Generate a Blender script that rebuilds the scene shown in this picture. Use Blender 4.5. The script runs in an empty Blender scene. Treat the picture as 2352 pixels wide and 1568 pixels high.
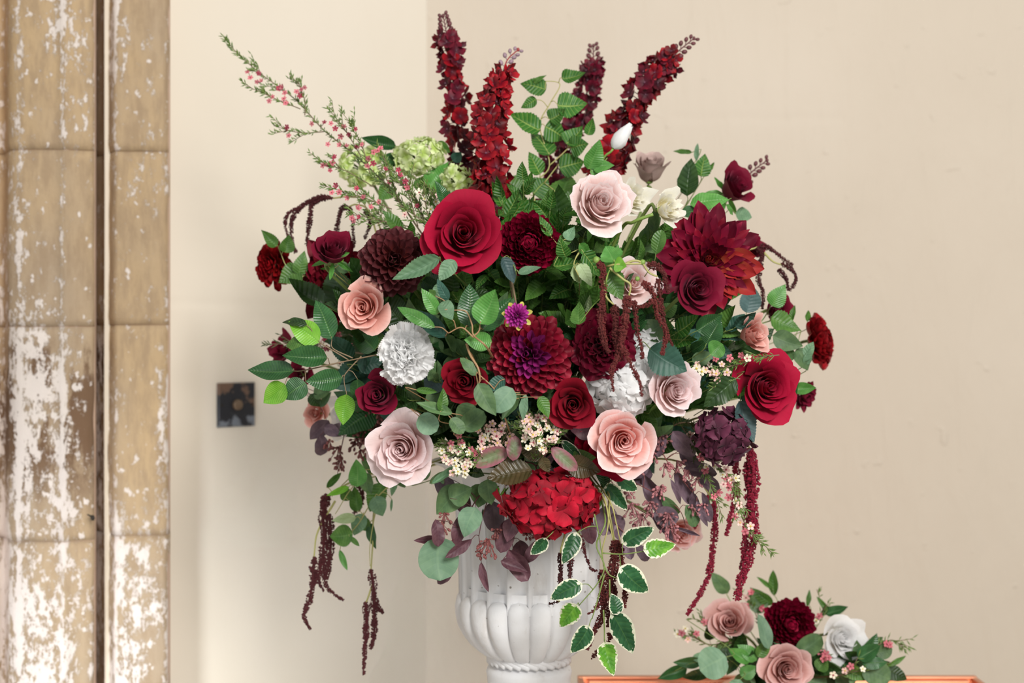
import bpy, math, random
import numpy as np
from mathutils import Vector, Matrix, noise as mnoise
random.seed(7); RS = np.random.RandomState(11)
SC = bpy.context.scene
COL = SC.collection
# ------------------------------------------------------------------ camera, light, exposure
F = 3267.0; DIST = 1.92; ZC = 1.45           # focal length in pixels, camera to bouquet axis, camera height
cam_d = bpy.data.cameras.new('camera'); cam = bpy.data.objects.new('camera', cam_d); COL.objects.link(cam)
cam.location = (0, -DIST, ZC); cam.rotation_euler = (math.pi/2, 0, 0)
cam_d.lens = 50; cam_d.sensor_width = 36; cam_d.clip_start = 0.05
cam_d.dof.use_dof = True; cam_d.dof.focus_distance = 1.70; cam_d.dof.aperture_fstop = 3.6
SC.camera = cam
w = bpy.data.worlds.new('room_light'); SC.world = w; w.use_nodes = True
w.node_tree.nodes['Background'].inputs[0].default_value = (1.0, 0.98, 0.95, 1)
w.node_tree.nodes['Background'].inputs[1].default_value = 0.37
def area(name, loc, target, sx, sy, power, color):
    l = bpy.data.lights.new(name, 'AREA'); l.shape = 'RECTANGLE'; l.size = sx; l.size_y = sy
    l.energy = power; l.color = color
    o = bpy.data.objects.new(name, l); COL.objects.link(o); o.location = loc
    o.rotation_euler = (Vector(target)-Vector(loc)).to_track_quat('-Z', 'Y').to_euler()
area('window_light', (1.05, -3.0, 2.75), (-0.05, 0, 1.35), 0.95, 0.95, 93, (1.0, 0.98, 0.95))
area('side_window_light', (-2.0, -2.3, 1.5), (-0.2, 0.2, 1.3), 1.0, 1.4, 6, (0.90, 0.95, 1.0))
area('low_wall_fill', (-1.05, -2.2, 0.8), (-0.52, 0.40, 0.92), 0.3, 0.5, 0.78, (0.88, 0.94, 1.0))  # added fill, a narrow cool beam that brightens the lower left wall
bpy.data.lights['low_wall_fill'].spread = math.radians(20)
SC.view_settings.view_transform = 'Standard'; SC.view_settings.look = 'None'
SC.view_settings.gamma = 1; SC.view_settings.use_curve_mapping = False
SC.view_settings.exposure = 0.35

# ------------------------------------------------------------------ helpers
def P(px, py, y=0.0):
    s = (DIST+y)/F
    return Vector(((px-1176)*s, y, ZC+(784-py)*s))
def sc(y=0.0): return (DIST+y)/F
def ysurf(px, py):
    a = 1-((px-1215)/690)**2-((py-790)/500)**2
    return -0.26*math.sqrt(max(0.0, a))
def make_mesh(name, V, faces, uv=None, mats=(), smooth=True, midx=None):
    me = bpy.data.meshes.new(name)
    me.from_pydata([tuple(v) for v in V], [], faces)
    if uv is not None:
        L = me.uv_layers.new(name='UVMap')
        li = np.empty(len(me.loops), dtype=np.int32); me.loops.foreach_get('vertex_index', li)
        L.data.foreach_set('uv', np.asarray(uv, dtype=np.float32)[li].ravel())
    for m in mats: me.materials.append(m)
    if midx is not None: me.polygons.foreach_set('material_index', np.asarray(midx, dtype=np.int32))
    if smooth: me.polygons.foreach_set('use_smooth', [True]*len(me.polygons))
    me.update(); return me
def grid(nu, nv, fn):
    U, V = np.meshgrid(np.linspace(-1, 1, nu), np.linspace(0, 1, nv))
    X, Y, Z = fn(U, V)
    vs = np.stack([X.ravel(), Y.ravel(), Z.ravel()], 1)
    f = [(j*nu+i, j*nu+i+1, (j+1)*nu+i+1, (j+1)*nu+i) for j in range(nv-1) for i in range(nu-1)]
    uv = np.stack([(U.ravel()+1)/2, V.ravel()], 1)
    return vs, f, uv
def join(parts):
    V = []; Fc = []; UV = []; MI = []; n = 0
    for p in parts:
        v, f, uv = p[:3]; mi = p[3] if len(p) > 3 else 0
        v = np.asarray(v, dtype=float); V.append(v); Fc += [tuple(i+n for i in q) for q in f]
        UV.append(uv if uv is not None else np.zeros((len(v), 2))); MI += [mi]*len(f); n += len(v)
    return np.concatenate(V), Fc, np.concatenate(UV), MI
def xf(part, M):
    v = np.asarray(part[0], dtype=float); A = np.array(M)
    return (v@A[:3, :3].T+A[:3, 3],)+tuple(part[1:])
def obj(name, me, parent=None, M=None, loc=None):
    o = bpy.data.objects.new(name, me); COL.objects.link(o)
    if parent is not None: o.parent = parent
    if M is not None: o.matrix_basis = M
    if loc is not None: o.location = loc
    return o
def tag(o, label, cat=None, group=None):
    o['label'] = label
    if cat: o['category'] = cat
    if group: o['group'] = group
    return o
def thing(name, loc, label, cat, group=None):
    return tag(obj(name, None, loc=loc), label, cat, group)
def struct(o): o['kind'] = 'structure'; return o
def catmull(pts, n=6):
    pts = [Vector(p) for p in pts]
    if len(pts) < 3: return [pts[0].lerp(pts[-1], i/n) for i in range(n+1)]
    q = [pts[0]*2-pts[1]]+pts+[pts[-1]*2-pts[-2]]; out = []
    for i in range(1, len(q)-2):
        a, b, c, d = q[i-1:i+3]
        for k in range(n):
            t = k/n
            out.append(0.5*((2*b)+(c-a)*t+(2*a-5*b+4*c-d)*t*t+(3*b-a-3*c+d)*t**3))
    out.append(pts[-1]); return out
def tube(pts, r0, r1=None, sides=6):
    if r1 is None: r1 = r0
    n = len(pts); V = []; Fc = []
    up = Vector((0.3, 0.9, 0.2))
    for i, p in enumerate(pts):
        t = (pts[min(i+1, n-1)]-pts[max(i-1, 0)]).normalized()
        x = t.cross(up)
        if x.length < 1e-3: x = t.cross(Vector((1, 0, 0)))
        x.normalize(); yv = t.cross(x); r = r0+(r1-r0)*i/(n-1)
        for k in range(sides):
            a = 2*math.pi*k/sides; V.append(p+x*(math.cos(a)*r)+yv*(math.sin(a)*r))
    for i in range(n-1):
        for k in range(sides):
            a = i*sides+k; b = i*sides+(k+1) % sides
            Fc.append((a, b, b+sides, a+sides))
    Fc.append(tuple(range(sides))[::-1]); Fc.append(tuple(range((n-1)*sides, n*sides)))
    return np.array([tuple(v) for v in V]), Fc, None
def ball(c, r, stretch=(1, 1, 1), rings=4, seg=6):
    V = [(0, 0, 1)]; 
    for i in range(1, rings):
        a = math.pi*i/rings
        for k in range(seg):
            b = 2*math.pi*k/seg; V.append((math.sin(a)*math.cos(b), math.sin(a)*math.sin(b), math.cos(a)))
    V.append((0, 0, -1)); Fc = []
    for k in range(seg):
        Fc.append((0, 1+k, 1+(k+1) % seg)); e = 1+(rings-2)*seg
        Fc.append((len(V)-1, e+(k+1) % seg, e+k))
        for i in range(rings-2):
            a = 1+i*seg+k; b = 1+i*seg+(k+1) % seg; Fc.append((a, a+seg, b+seg, b))
    return np.array(V)*r*np.array(stretch)+np.array(c), Fc, None
def lathe(prof, seg, rfn=None):
    V = []; Fc = []; n = len(prof)
    for r, z in prof:
        for k in range(seg):
            a = 2*math.pi*k/seg; rr = rfn(r, z, a) if rfn else r
            V.append((rr*math.sin(a), -rr*math.cos(a), z))
    for i in range(n-1):
        for k in range(seg):
            a = i*seg+k; b = i*seg+(k+1) % seg; Fc.append((a, b, b+seg, a+seg))
    return np.array(V), Fc, None
def boxp(x0, x1, y0, y1, z0, z1):
    V = [(x, y, z) for z in (z0, z1) for y in (y0, y1) for x in (x0, x1)]
    return np.array(V, dtype=float), [(0, 2, 3, 1), (4, 5, 7, 6), (0, 1, 5, 4), (2, 6, 7, 3), (0, 4, 6, 2), (1, 3, 7, 5)], None
def face_matrix(d, roll=0.0):
    z = Vector(d).normalized(); up = Vector((0, 0, 1)) if abs(z.z) < 0.95 else Vector((0, 1, 0))
    x = up.cross(z).normalized(); y = z.cross(x)
    M = Matrix((x, y, z)).transposed().to_4x4()
    return M @ Matrix.Rotation(roll, 4, 'Z')
# ------------------------------------------------------------------ materials
class NT:
    def __init__(s, name):
        s.m = bpy.data.materials.new(name); s.m.use_nodes = True; s.t = s.m.node_tree
        s.b = s.t.nodes['Principled BSDF']
    def n(s, typ, ins=None, **kw):
        nd = s.t.nodes.new(typ)
        for k, v in kw.items(): setattr(nd, k, v)
        for k, v in (ins or {}).items(): s.set(nd.inputs[k], v)
        return nd
    def set(s, i, v):
        if isinstance(v, bpy.types.NodeSocket): s.t.links.new(v, i)
        elif isinstance(v, (tuple, list)) and len(v) == 3 and i.type == 'RGBA': i.default_value = (*v, 1)
        else: i.default_value = v
    def math(s, op, a, b=0.0, c=0.0, clamp=False):
        return s.n('ShaderNodeMath', {0: a, 1: b, 2: c}, operation=op, use_clamp=clamp).outputs[0]
    def mix(s, f, a, b, bt='MIX'):
        nd = s.n('ShaderNodeMix', data_type='RGBA', blend_type=bt)
        s.set(nd.inputs[0], f); s.set(nd.inputs[6], a); s.set(nd.inputs[7], b); return nd.outputs[2]
    def ss(s, x, a, b, to0=0.0, to1=1.0):
        return s.n('ShaderNodeMapRange', {0: x, 1: a, 2: b, 3: to0, 4: to1}, interpolation_type='SMOOTHSTEP').outputs[0]
    def noise(s, scale, vec=None, detail=3, rough=0.5, dist=0.0):
        ins = {'Scale': scale, 'Detail': detail, 'Roughness': rough, 'Distortion': dist}
        if vec is not None: ins['Vector'] = vec
        return s.n('ShaderNodeTexNoise', ins).outputs[0]
    def coord(s, k='Object', scale=None):
        o = s.n('ShaderNodeTexCoord').outputs[k]
        if scale: o = s.n('ShaderNodeMapping', {'Vector': o, 'Scale': scale}).outputs[0]
        return o
    def bump(s, h, st, dist=0.001):
        s.set(s.b.inputs['Normal'], s.n('ShaderNodeBump', {'Strength': st, 'Distance': dist, 'Height': h}).outputs[0])
    def P(s, **kw):
        for k, v in kw.items(): s.set(s.b.inputs[k.replace('_', ' ')], v)
    def translucent(s, col, f):
        tr = s.n('ShaderNodeBsdfTranslucent', {0: col}); mx = s.n('ShaderNodeMixShader', {0: f, 1: s.b.outputs[0], 2: tr.outputs[0]})
        s.t.links.new(mx.outputs[0], s.t.nodes['Material Output'].inputs[0])
def vary(t, col, amt=0.18):
    r = t.n('ShaderNodeObjectInfo').outputs['Random']
    v = t.n('ShaderNodeMapRange', {0: r, 3: 1-amt, 4: 1+amt}).outputs[0]
    return t.n('ShaderNodeHueSaturation', {'Color': col, 'Value': v}).outputs[0]
def petal_mat(name, base, tip, rough=0.6, sheen=0.0, sheen_col=None, trans=0.15, vein=0.3, edge=None, amt=0.12):
    t = NT(name); uv = t.coord('UV'); sp = t.n('ShaderNodeSeparateXYZ', {0: uv})
    f = t.ss(t.math('ADD', sp.outputs[1], t.math('MULTIPLY', t.math('SUBTRACT', t.noise(3, uv), 0.5), 0.3)), 0.15, 0.9)
    col = t.mix(f, base, tip)
    if edge is not None: col = t.mix(t.ss(sp.outputs[1], 0.86, 1.0), col, edge)
    fib = t.noise(1.0, t.n('ShaderNodeMapping', {'Vector': uv, 'Scale': (38, 3, 1)}).outputs[0], 2)
    col = t.mix(t.math('MULTIPLY', t.ss(fib, 0.45, 0.7), vein*0.5), col, t.mix(1.0, col, (0.55, 0.5, 0.5), 'MULTIPLY'))
    col = vary(t, col, amt)
    t.P(Base_Color=col, Roughness=rough, Sheen_Weight=sheen, Sheen_Roughness=0.4)
    t.P(**{'Specular IOR Level': 0.3})
    if sheen_col: t.P(Sheen_Tint=sheen_col)
    t.bump(fib, 0.25, 0.0006)
    if trans: t.translucent(col, trans)
    return t.m
def leaf_mat(name, col, col2, vein, rough=0.4, nveins=9, vein_amt=0.6, bump=0.5, variegate=None, trans=0.18, slant=1.2, amt=0.2, spec=0.45, vedge=(0.80, 0.84)):
    t = NT(name); uv = t.coord('UV'); sp = t.n('ShaderNodeSeparateXYZ', {0: uv}); v = sp.outputs[1]
    au = t.math('ABSOLUTE', t.math('MULTIPLY_ADD', sp.outputs[0], 2.0, -1.0))
    c = t.mix(t.ss(t.noise(2.5, uv, 4), 0.35, 0.65), col, col2)
    s = t.math('SINE', t.math('MULTIPLY', t.math('SUBTRACT', v, t.math('MULTIPLY', au, slant/nveins)), nveins*6.283))
    side = t.ss(s, 0.80, 1.0); mid = t.ss(au, 0.10, 0.02)
    vm = t.math('MAXIMUM', t.math('MULTIPLY', side, 0.6), mid)
    c = t.mix(t.math('MULTIPLY', vm, vein_amt*(1.0 if vein_amt > .7 else .6)), c, vein)
    if variegate:
        nz = t.noise(2.2, t.n('ShaderNodeMapping', {'Vector': uv, 'Scale': (1.5, 6, 1), 'Location': (0, 0, 0)}).outputs[0], 3)
        e = t.math('ADD', t.math('MAXIMUM', au, t.math('ABSOLUTE', t.math('MULTIPLY_ADD', v, 1.95, -1.0))), t.math('MULTIPLY', t.math('SUBTRACT', nz, 0.5), 0.75))
        c = t.mix(t.ss(e, *vedge), c, variegate)
    c = vary(t, c, amt)
    t.P(Base_Color=c, Roughness=rough); t.P(**{'Specular IOR Level': spec})
    t.bump(t.math('ADD', t.math('MULTIPLY', s, -0.35), t.math('MULTIPLY', mid, -0.8)), bump, 0.0008)
    if trans: t.translucent(t.mix(1.0, c, (1.0, 1.12, 0.5), 'MULTIPLY'), trans)
    return t.m
def plain(name, col, rough=0.6, metal=0.0, bumpn=None, amt=0.1, c2=None):
    t = NT(name); c = col
    if c2: c = t.mix(t.ss(t.noise(60), 0.35, 0.65), col, c2)
    t.P(Base_Color=vary(t, c, amt), Roughness=rough, Metallic=metal)
    if bumpn: t.bump(t.noise(bumpn), 0.4, 0.0008)
    return t.m
M = {}
M['crimson'] = petal_mat('crimson_velvet', (0.13, 0.0, 0.008), (0.36, 0.0, 0.028), 0.75, 0.12, (1, 0.15, 0.25, 1), 0.10)
M['darkrose'] = petal_mat('wine_velvet', (0.05, 0.0, 0.006), (0.17, 0.0, 0.020), 0.75, 0.14, (1, 0.25, 0.4, 1), 0.08)
M['redrose'] = petal_mat('red_velvet', (0.07, 0.0, 0.004), (0.25, 0.0, 0.013), 0.75, 0.12, (1, 0.15, 0.2, 1), 0.10)
M['peony'] = petal_mat('burgundy_silk', (0.025, 0.0, 0.004), (0.14, 0.001, 0.017), 0.5, 0.05, None, 0.12)
M['mauve'] = petal_mat('pale_mauve', (0.72, 0.42, 0.37), (0.86, 0.69, 0.68), 0.6, 0.0, None, 0.3, edge=(0.90, 0.76, 0.77))
M['palepink'] = petal_mat('blush_pink', (0.78, 0.47, 0.41), (0.90, 0.70, 0.67), 0.6, 0.0, None, 0.3, edge=(0.93, 0.80, 0.79))
M['pink'] = petal_mat('soft_pink', (0.84, 0.30, 0.25), (0.92, 0.55, 0.50), 0.6, 0.0, None, 0.28, edge=(0.95, 0.72, 0.70))
M['salmon'] = petal_mat('dusty_salmon', (0.58, 0.19, 0.14), (0.78, 0.40, 0.34), 0.6, 0.0, None, 0.25, edge=(0.86, 0.54, 0.48))
M['taupe'] = petal_mat('taupe_rose', (0.42, 0.28, 0.24), (0.55, 0.41, 0.37), 0.6, 0.0, None, 0.2)
M['dusty'] = petal_mat('dusty_rose', (0.56, 0.23, 0.19), (0.74, 0.44, 0.40), 0.6, 0.0, None, 0.25, edge=(0.82, 0.55, 0.52))
M['white'] = petal_mat('white_silk', (0.93, 0.93, 0.92), (0.97, 0.97, 0.97), 0.6, 0.0, None, 0.45, vein=.12, amt=0.04)
M['cream'] = petal_mat('cream_silk', (0.86, 0.80, 0.52), (0.96, 0.94, 0.84), 0.6, 0.0, None, 0.4, vein=.12, amt=0.05)
M['lime'] = petal_mat('lime_hydrangea', (0.50, 0.66, 0.16), (0.80, 0.88, 0.50), 0.6, 0.0, None, 0.3, amt=0.2)
M['redhyd'] = petal_mat('red_hydrangea', (0.26, 0.004, 0.016), (0.42, 0.004, 0.022), 0.65, 0.05, None, 0.15, vein=0.8, amt=0.5)
M['plum'] = petal_mat('plum_hydrangea', (0.05, 0.008, 0.022), (0.11, 0.022, 0.05), 0.6, 0.1, None, 0.1, amt=0.3)
M['spike'] = petal_mat('delphinium_red', (0.10, 0.0, 0.008), (0.30, 0.004, 0.010), 0.5, 0.05, None, 0.15, amt=0.55)
M['spikedark'] = petal_mat('delphinium_dark', (0.05, 0.002, 0.010), (0.13, 0.004, 0.016), 0.5, 0.05, None, 0.12, amt=0.5)
M['dahlia'] = petal_mat('dahlia_wine', (0.05, 0.0, 0.016), (0.23, 0.006, 0.022), 0.45, 0.0, None, 0.08, amt=0.3, edge=(0.32, 0.03, 0.05))
M['dahlia_mid'] = petal_mat('dahlia_magenta', (0.14, 0.004, 0.08), (0.28, 0.02, 0.15), 0.45, 0.0, None, 0.08, amt=0.4)
M['brown'] = petal_mat('dahlia_brown', (0.13, 0.014, 0.008), (0.10, 0.018, 0.022), 0.6, 0.0, None, 0.08, amt=0.25, edge=(0.13, 0.035, 0.04))
M['spiky'] = petal_mat('cactus_dahlia_wine', (0.26, 0.008, 0.022), (0.14, 0.004, 0.022), 0.4, 0.0, None, 0.1, amt=0.4, edge=(0.26, 0.02, 0.05))
M['spikyorange'] = petal_mat('cactus_dahlia_orange', (0.45, 0.14, 0.05), (0.40, 0.03, 0.03), 0.4, 0.0, None, 0.15, amt=0.3)
M['darkdahlia'] = petal_mat('dark_dahlia', (0.13, 0.006, 0.004), (0.13, 0.0, 0.010), 0.6, 0.0, None, 0.1, amt=0.4)
M['reddahlia'] = petal_mat('side_dahlia_red', (0.16, 0.006, 0.002), (0.26, 0.004, 0.008), 0.5, 0.0, None, 0.1, amt=0.45)
M['mum'] = petal_mat('chrysanthemum', (0.06, 0.0, 0.006), (0.20, 0.003, 0.022), 0.35, 0.0, None, 0.06, amt=0.4)
M['magenta'] = petal_mat('magenta_bud', (0.20, 0.0, 0.12), (0.50, 0.05, 0.35), 0.45, 0.0, None, 0.1, amt=0.3)
M['yellowgreen'] = petal_mat('yellow_sepal', (0.55, 0.6, 0.12), (0.72, 0.55, 0.15), 0.5, 0.0, None, 0.2)
M['calyx'] = plain('calyx_green', (0.20, 0.32, 0.06), 0.5)
M['waxpink'] = plain('wax_pink', (0.55, 0.15, 0.18), 0.5, amt=0.3)
M['waxdeep'] = plain('wax_deep_pink', (0.38, 0.03, 0.07), 0.5, amt=0.3)
M['waxwhite'] = plain('wax_white', (0.80, 0.74, 0.58), 0.5, amt=0.12)
M['waxblush'] = plain('wax_blush', (0.78, 0.52, 0.46), 0.5, amt=0.2)
M['waxeye'] = plain('wax_eye', (0.55, 0.42, 0.05), 0.5)
M['waxeyered'] = plain('wax_eye_red', (0.32, 0.03, 0.06), 0.5)
M['stem'] = plain('stem_green', (0.17, 0.24, 0.06), 0.5)
M['twig'] = plain('stem_brown', (0.20, 0.14, 0.08), 0.6)
M['vine'] = plain('stem_olive', (0.38, 0.36, 0.12), 0.5)
M['tendril'] = plain('tendril_tan', (0.36, 0.21, 0.10), 0.5)
M['winestem'] = plain('stem_wine', (0.12, 0.03, 0.035), 0.5)
M['lilac'] = plain('bud_lilac_grey', (0.30, 0.20, 0.24), 0.5)
M['redstem'] = plain('stem_red', (0.30, 0.03, 0.03), 0.5)
M['stamen'] = plain('stamen_grey', (0.28, 0.12, 0.18), 0.5)
M['needle'] = plain('needle_green', (0.06, 0.12, 0.02), 0.5, amt=0.2, c2=(0.14, 0.21, 0.04))
M['olive_needle'] = plain('needle_dark', (0.06, 0.09, 0.02), 0.5, amt=0.2)
M['amdark'] = plain('amaranth_dark', (0.045, 0.006, 0.008), 0.8, amt=0.2, c2=(0.09, 0.012, 0.014))
M['amred'] = plain('amaranth_red', (0.035, 0.004, 0.006), 0.85, amt=0.2, c2=(0.20, 0.028, 0.022))
M['amcrimson'] = plain('amaranth_crimson', (0.36, 0.008, 0.035), 0.65, amt=0.2, c2=(0.16, 0.008, 0.03))
M['berry'] = plain('seed_rust', (0.20, 0.06, 0.055), 0.6, amt=0.3)
M['berrypink'] = plain('seed_pink', (0.38, 0.15, 0.16), 0.6, amt=0.3)
G = {}
G['ficus'] = leaf_mat('ficus_dark', (0.020, 0.080, 0.022), (0.036, 0.125, 0.038), (0.16, 0.33, 0.09), 0.28, 16, 0.5, 0.5)
G['ficuslime'] = leaf_mat('ficus_lime', (0.16, 0.42, 0.03), (0.23, 0.50, 0.06), (0.10, 0.30, 0.04), 0.35, 16, 0.4, 0.4, trans=0.3)
G['fresh'] = leaf_mat('fresh_green', (0.075, 0.255, 0.045), (0.125, 0.34, 0.075), (0.30, 0.48, 0.17), 0.35, 14, 0.4, 0.4, trans=0.25)
G['mid'] = leaf_mat('mid_green', (0.05, 0.14, 0.02), (0.09, 0.20, 0.035), (0.18, 0.34, 0.10), 0.42, 9, 0.5, 0.6)
G['nettle'] = leaf_mat('veined_green', (0.025, 0.12, 0.012), (0.05, 0.17, 0.025), (0.30, 0.42, 0.10), 0.45, 8, 0.75, 1.0)
G['dark'] = leaf_mat('dark_green', (0.014, 0.045, 0.008), (0.030, 0.075, 0.014), (0.07, 0.15, 0.05), 0.42, 8, 0.5, 0.8)
G['sage'] = leaf_mat('sage_green', (0.13, 0.25, 0.14), (0.18, 0.32, 0.18), (0.28, 0.42, 0.26), 0.55, 8, 0.35, 0.6)
G['euca'] = leaf_mat('eucalyptus_silver', (0.15, 0.27, 0.17), (0.20, 0.33, 0.21), (0.30, 0.46, 0.26), 0.6, 7, 0.35, 0.2)
G['eucamid'] = leaf_mat('eucalyptus_green', (0.075, 0.15, 0.06), (0.125, 0.22, 0.085), (0.20, 0.34, 0.14), 0.55, 7, 0.35, 0.2)
G['teal'] = leaf_mat('rose_leaf_teal', (0.025, 0.085, 0.06), (0.04, 0.12, 0.085), (0.09, 0.20, 0.14), 0.5, 8, 0.35, 0.5)
G['blue'] = leaf_mat('rose_leaf_slate', (0.05, 0.10, 0.10), (0.08, 0.14, 0.14), (0.12, 0.19, 0.19), 0.5, 8, 0.3, 0.5)
G['purple'] = leaf_mat('purple_leaf', (0.10, 0.06, 0.085), (0.17, 0.11, 0.14), (0.24, 0.16, 0.19), 0.55, 7, 0.35, 0.2, amt=0.3, trans=0.1)
G['wineleaf'] = leaf_mat('wine_leaf', (0.09, 0.03, 0.045), (0.15, 0.065, 0.08), (0.22, 0.12, 0.13), 0.5, 7, 0.35, 0.2, trans=0.08)
G['pinkleaf'] = leaf_mat('green_pink_leaf', (0.15, 0.19, 0.09), (0.14, 0.16, 0.08), (0.30, 0.33, 0.18), 0.5, 7, 0.3, 0.2, variegate=(0.30, 0.10, 0.13), trans=0.08, vedge=(0.25, 0.95))
G['bronze'] = leaf_mat('bronze_leaf', (0.055, 0.045, 0.015), (0.09, 0.06, 0.025), (0.14, 0.10, 0.05), 0.35, 9, 0.6, 1.0, trans=0.08)
G['varieg'] = leaf_mat('variegated_leaf', (0.010, 0.07, 0.022), (0.03, 0.13, 0.045), (0.10, 0.24, 0.06), 0.35, 8, 0.5, 0.5, variegate=(0.80, 0.80, 0.62))
G['varieglime'] = leaf_mat('variegated_lime', (0.07, 0.25, 0.02), (0.17, 0.42, 0.04), (0.30, 0.52, 0.12), 0.35, 8, 0.4, 0.4, variegate=(0.80, 0.80, 0.62), trans=0.25)
G['yellow'] = leaf_mat('yellow_sepal_leaf', (0.55, 0.58, 0.10), (0.70, 0.60, 0.16), (0.6, 0.3, 0.1), 0.5, 6, 0.3, 0.2)
G['pale'] = leaf_mat('pale_leaf_back', (0.36, 0.46, 0.24), (0.42, 0.52, 0.30), (0.24, 0.34, 0.14), 0.6, 7, 0.5, 0.4)
# ------------------------------------------------------------------ leaf meshes (shared)
SHAPE = {'ficus': (0.58, 1.02, 0), 'oval': (0.6, 0.6, 0), 'round': (0.5, 0.5, 0), 'lance': (0.75, 0.95, 0),
         'nettle': (0.44, 1.12, 11), 'rose': (0.62, 1.0, 16), 'ivy': (0.42, 0.95, 7), 'spoon': (1.0, 0.45, 0), 'edged': (0.6, 0.95, 0)}
_leafc = {}
def leaf_mesh(shape, mat, var):
    k = (shape, mat, var)
    if k in _leafc: return _leafc[k]
    a, b, teeth = SHAPE[shape]; rs = random.Random(hash((shape, var)) if False else sum(map(ord, shape))*7+var)
    vm = a/(a+b); nrm = vm**a*(1-vm)**b
    fold = [0.22, 0.05, 0.35, 0.12][var]; bend = [0.10, -0.18, 0.22, -0.05][var]; twist = rs.uniform(-.5, .5); und = rs.uniform(0.01, 0.04); side = rs.uniform(-.06, .06)
    nv = 12 if not teeth else teeth*3+1
    def fn(U, V):
        w = (np.clip(V, 0.0004, 1)**a*np.clip(1-V, 0.0001, 1)**b)/nrm
        if teeth: 
            saw = (V*teeth) % 1.0; w = w*(1+0.16*np.abs(U)**4*(0.5-saw))
        x = U*0.5*w; z = np.abs(x)*fold-bend*4*(V*(1-V))*0.4+bend*V*V*0.4+und*np.sin(V*13+var)*U*w
        ang = twist*(V-0.5)*0.7; xr = x*np.cos(ang); z = z+x*np.sin(ang)
        return xr+side*np.sin(V*3.1), V, z
    v, f, uv = grid(7, nv, fn)
    _leafc[k] = make_mesh('leaf_'+shape, v, f, uv, [G[mat]]); return _leafc[k]
def leaf_matrix(B, T, w, tilt=0.0, up=0.0):
    Y = T-B; L = Y.length; Yn = Y/L
    n0 = Vector((tilt, -1, up)).normalized(); N = (n0-Yn*n0.dot(Yn))
    if N.length < 0.05: N = Yn.cross(Vector((1, 0, 0)))
    N.normalize(); X = Yn.cross(N)
    return Matrix(((X.x*w, Yn.x*L, N.x*L, B.x), (X.y*w, Yn.y*L, N.y*L, B.y), (X.z*w, Yn.z*L, N.z*L, B.z), (0, 0, 0, 1)))
def add_leaf(root, B, T, w, shape, mat, var=None, tilt=None, up=None, label=None):
    if var is None: var = random.randrange(4)
    if tilt is None: tilt = random.uniform(-.5, .5)
    if up is None: up = random.uniform(0, .5)
    Mx = leaf_matrix(B, T, w, tilt, up); Mx = Matrix.Translation(-root.location) @ Mx
    o = obj('leaf', leaf_mesh(shape, mat, var), root, Mx)
    if label: o['label'] = label
    return o
def part_world(name, parts, root, mat, stuff=False):
    v, f, uv, mi = join(parts); v = v-np.array(root.location)
    mats = mat if isinstance(mat, (list, tuple)) else [mat]
    o = obj(name, make_mesh(name, v, f, uv, mats, midx=mi), root)
    if stuff: o['kind'] = 'stuff'
    return o
HEART = P(1215, 1120, 0.0)      # where the stems meet in the mouth of the urn
def spray(name, label, stems, leaves, cat='foliage', group=None, stem_mat='stem', r=2.0, y=None, link=True):
    """stems: paths of (px,py,y); leaves: (shape, mat, bx,by, tx,ty, width_px[, dy_tip[, y]])"""
    S = [catmull([P(*p) for p in st], 7) for st in stems]
    root = thing(name, S[0][0], label, cat, group)
    tb = []
    for k, s in enumerate(S): tb.append(tube(s, r*sc()*(1 if k == 0 else .8), r*sc()*0.45))
    allp = [p for s in S for p in s]
    for lf in leaves:
        shape, mat, bx, by, tx, ty, wd = lf[:7]; dy = lf[7] if len(lf) > 7 and lf[7] is not None else random.uniform(-0.012, 0.02)
        if len(lf) > 8: yb = lf[8]
        elif y is not None: yb = y
        else: yb = None
        if yb is None:
            q = min(allp, key=lambda p: (Vector(((P(bx, by, p.y)-p).x, 0, (P(bx, by, p.y)-p).z))).length); yb = q.y-0.006
        B = P(bx, by, yb); T = P(tx, ty, yb+dy)
        add_leaf(root, B, T, wd*sc(yb)*1.03, shape, mat)
        if link:
            q = min(allp, key=lambda p: (p-B).length)
            if (q-B).length > 85*sc():
                tb.append(tube(catmull([B+(T-B)*.03, B-(T-B).normalized()*.012+Vector((0, .012, 0)), B.lerp(HEART, .18)+Vector((0, .05, 0))], 4), r*sc()*.5, r*sc()*.5, 5))
            elif (q-B).length > 0.004:
                tb.append(tube(catmull([q, q.lerp(B, .5)+Vector((0, -.002, .003)), B+(T-B)*0.03], 4), r*sc()*.5, r*sc()*.4, 5))
    part_world('stem', tb, root, M[stem_mat]); return root
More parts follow.
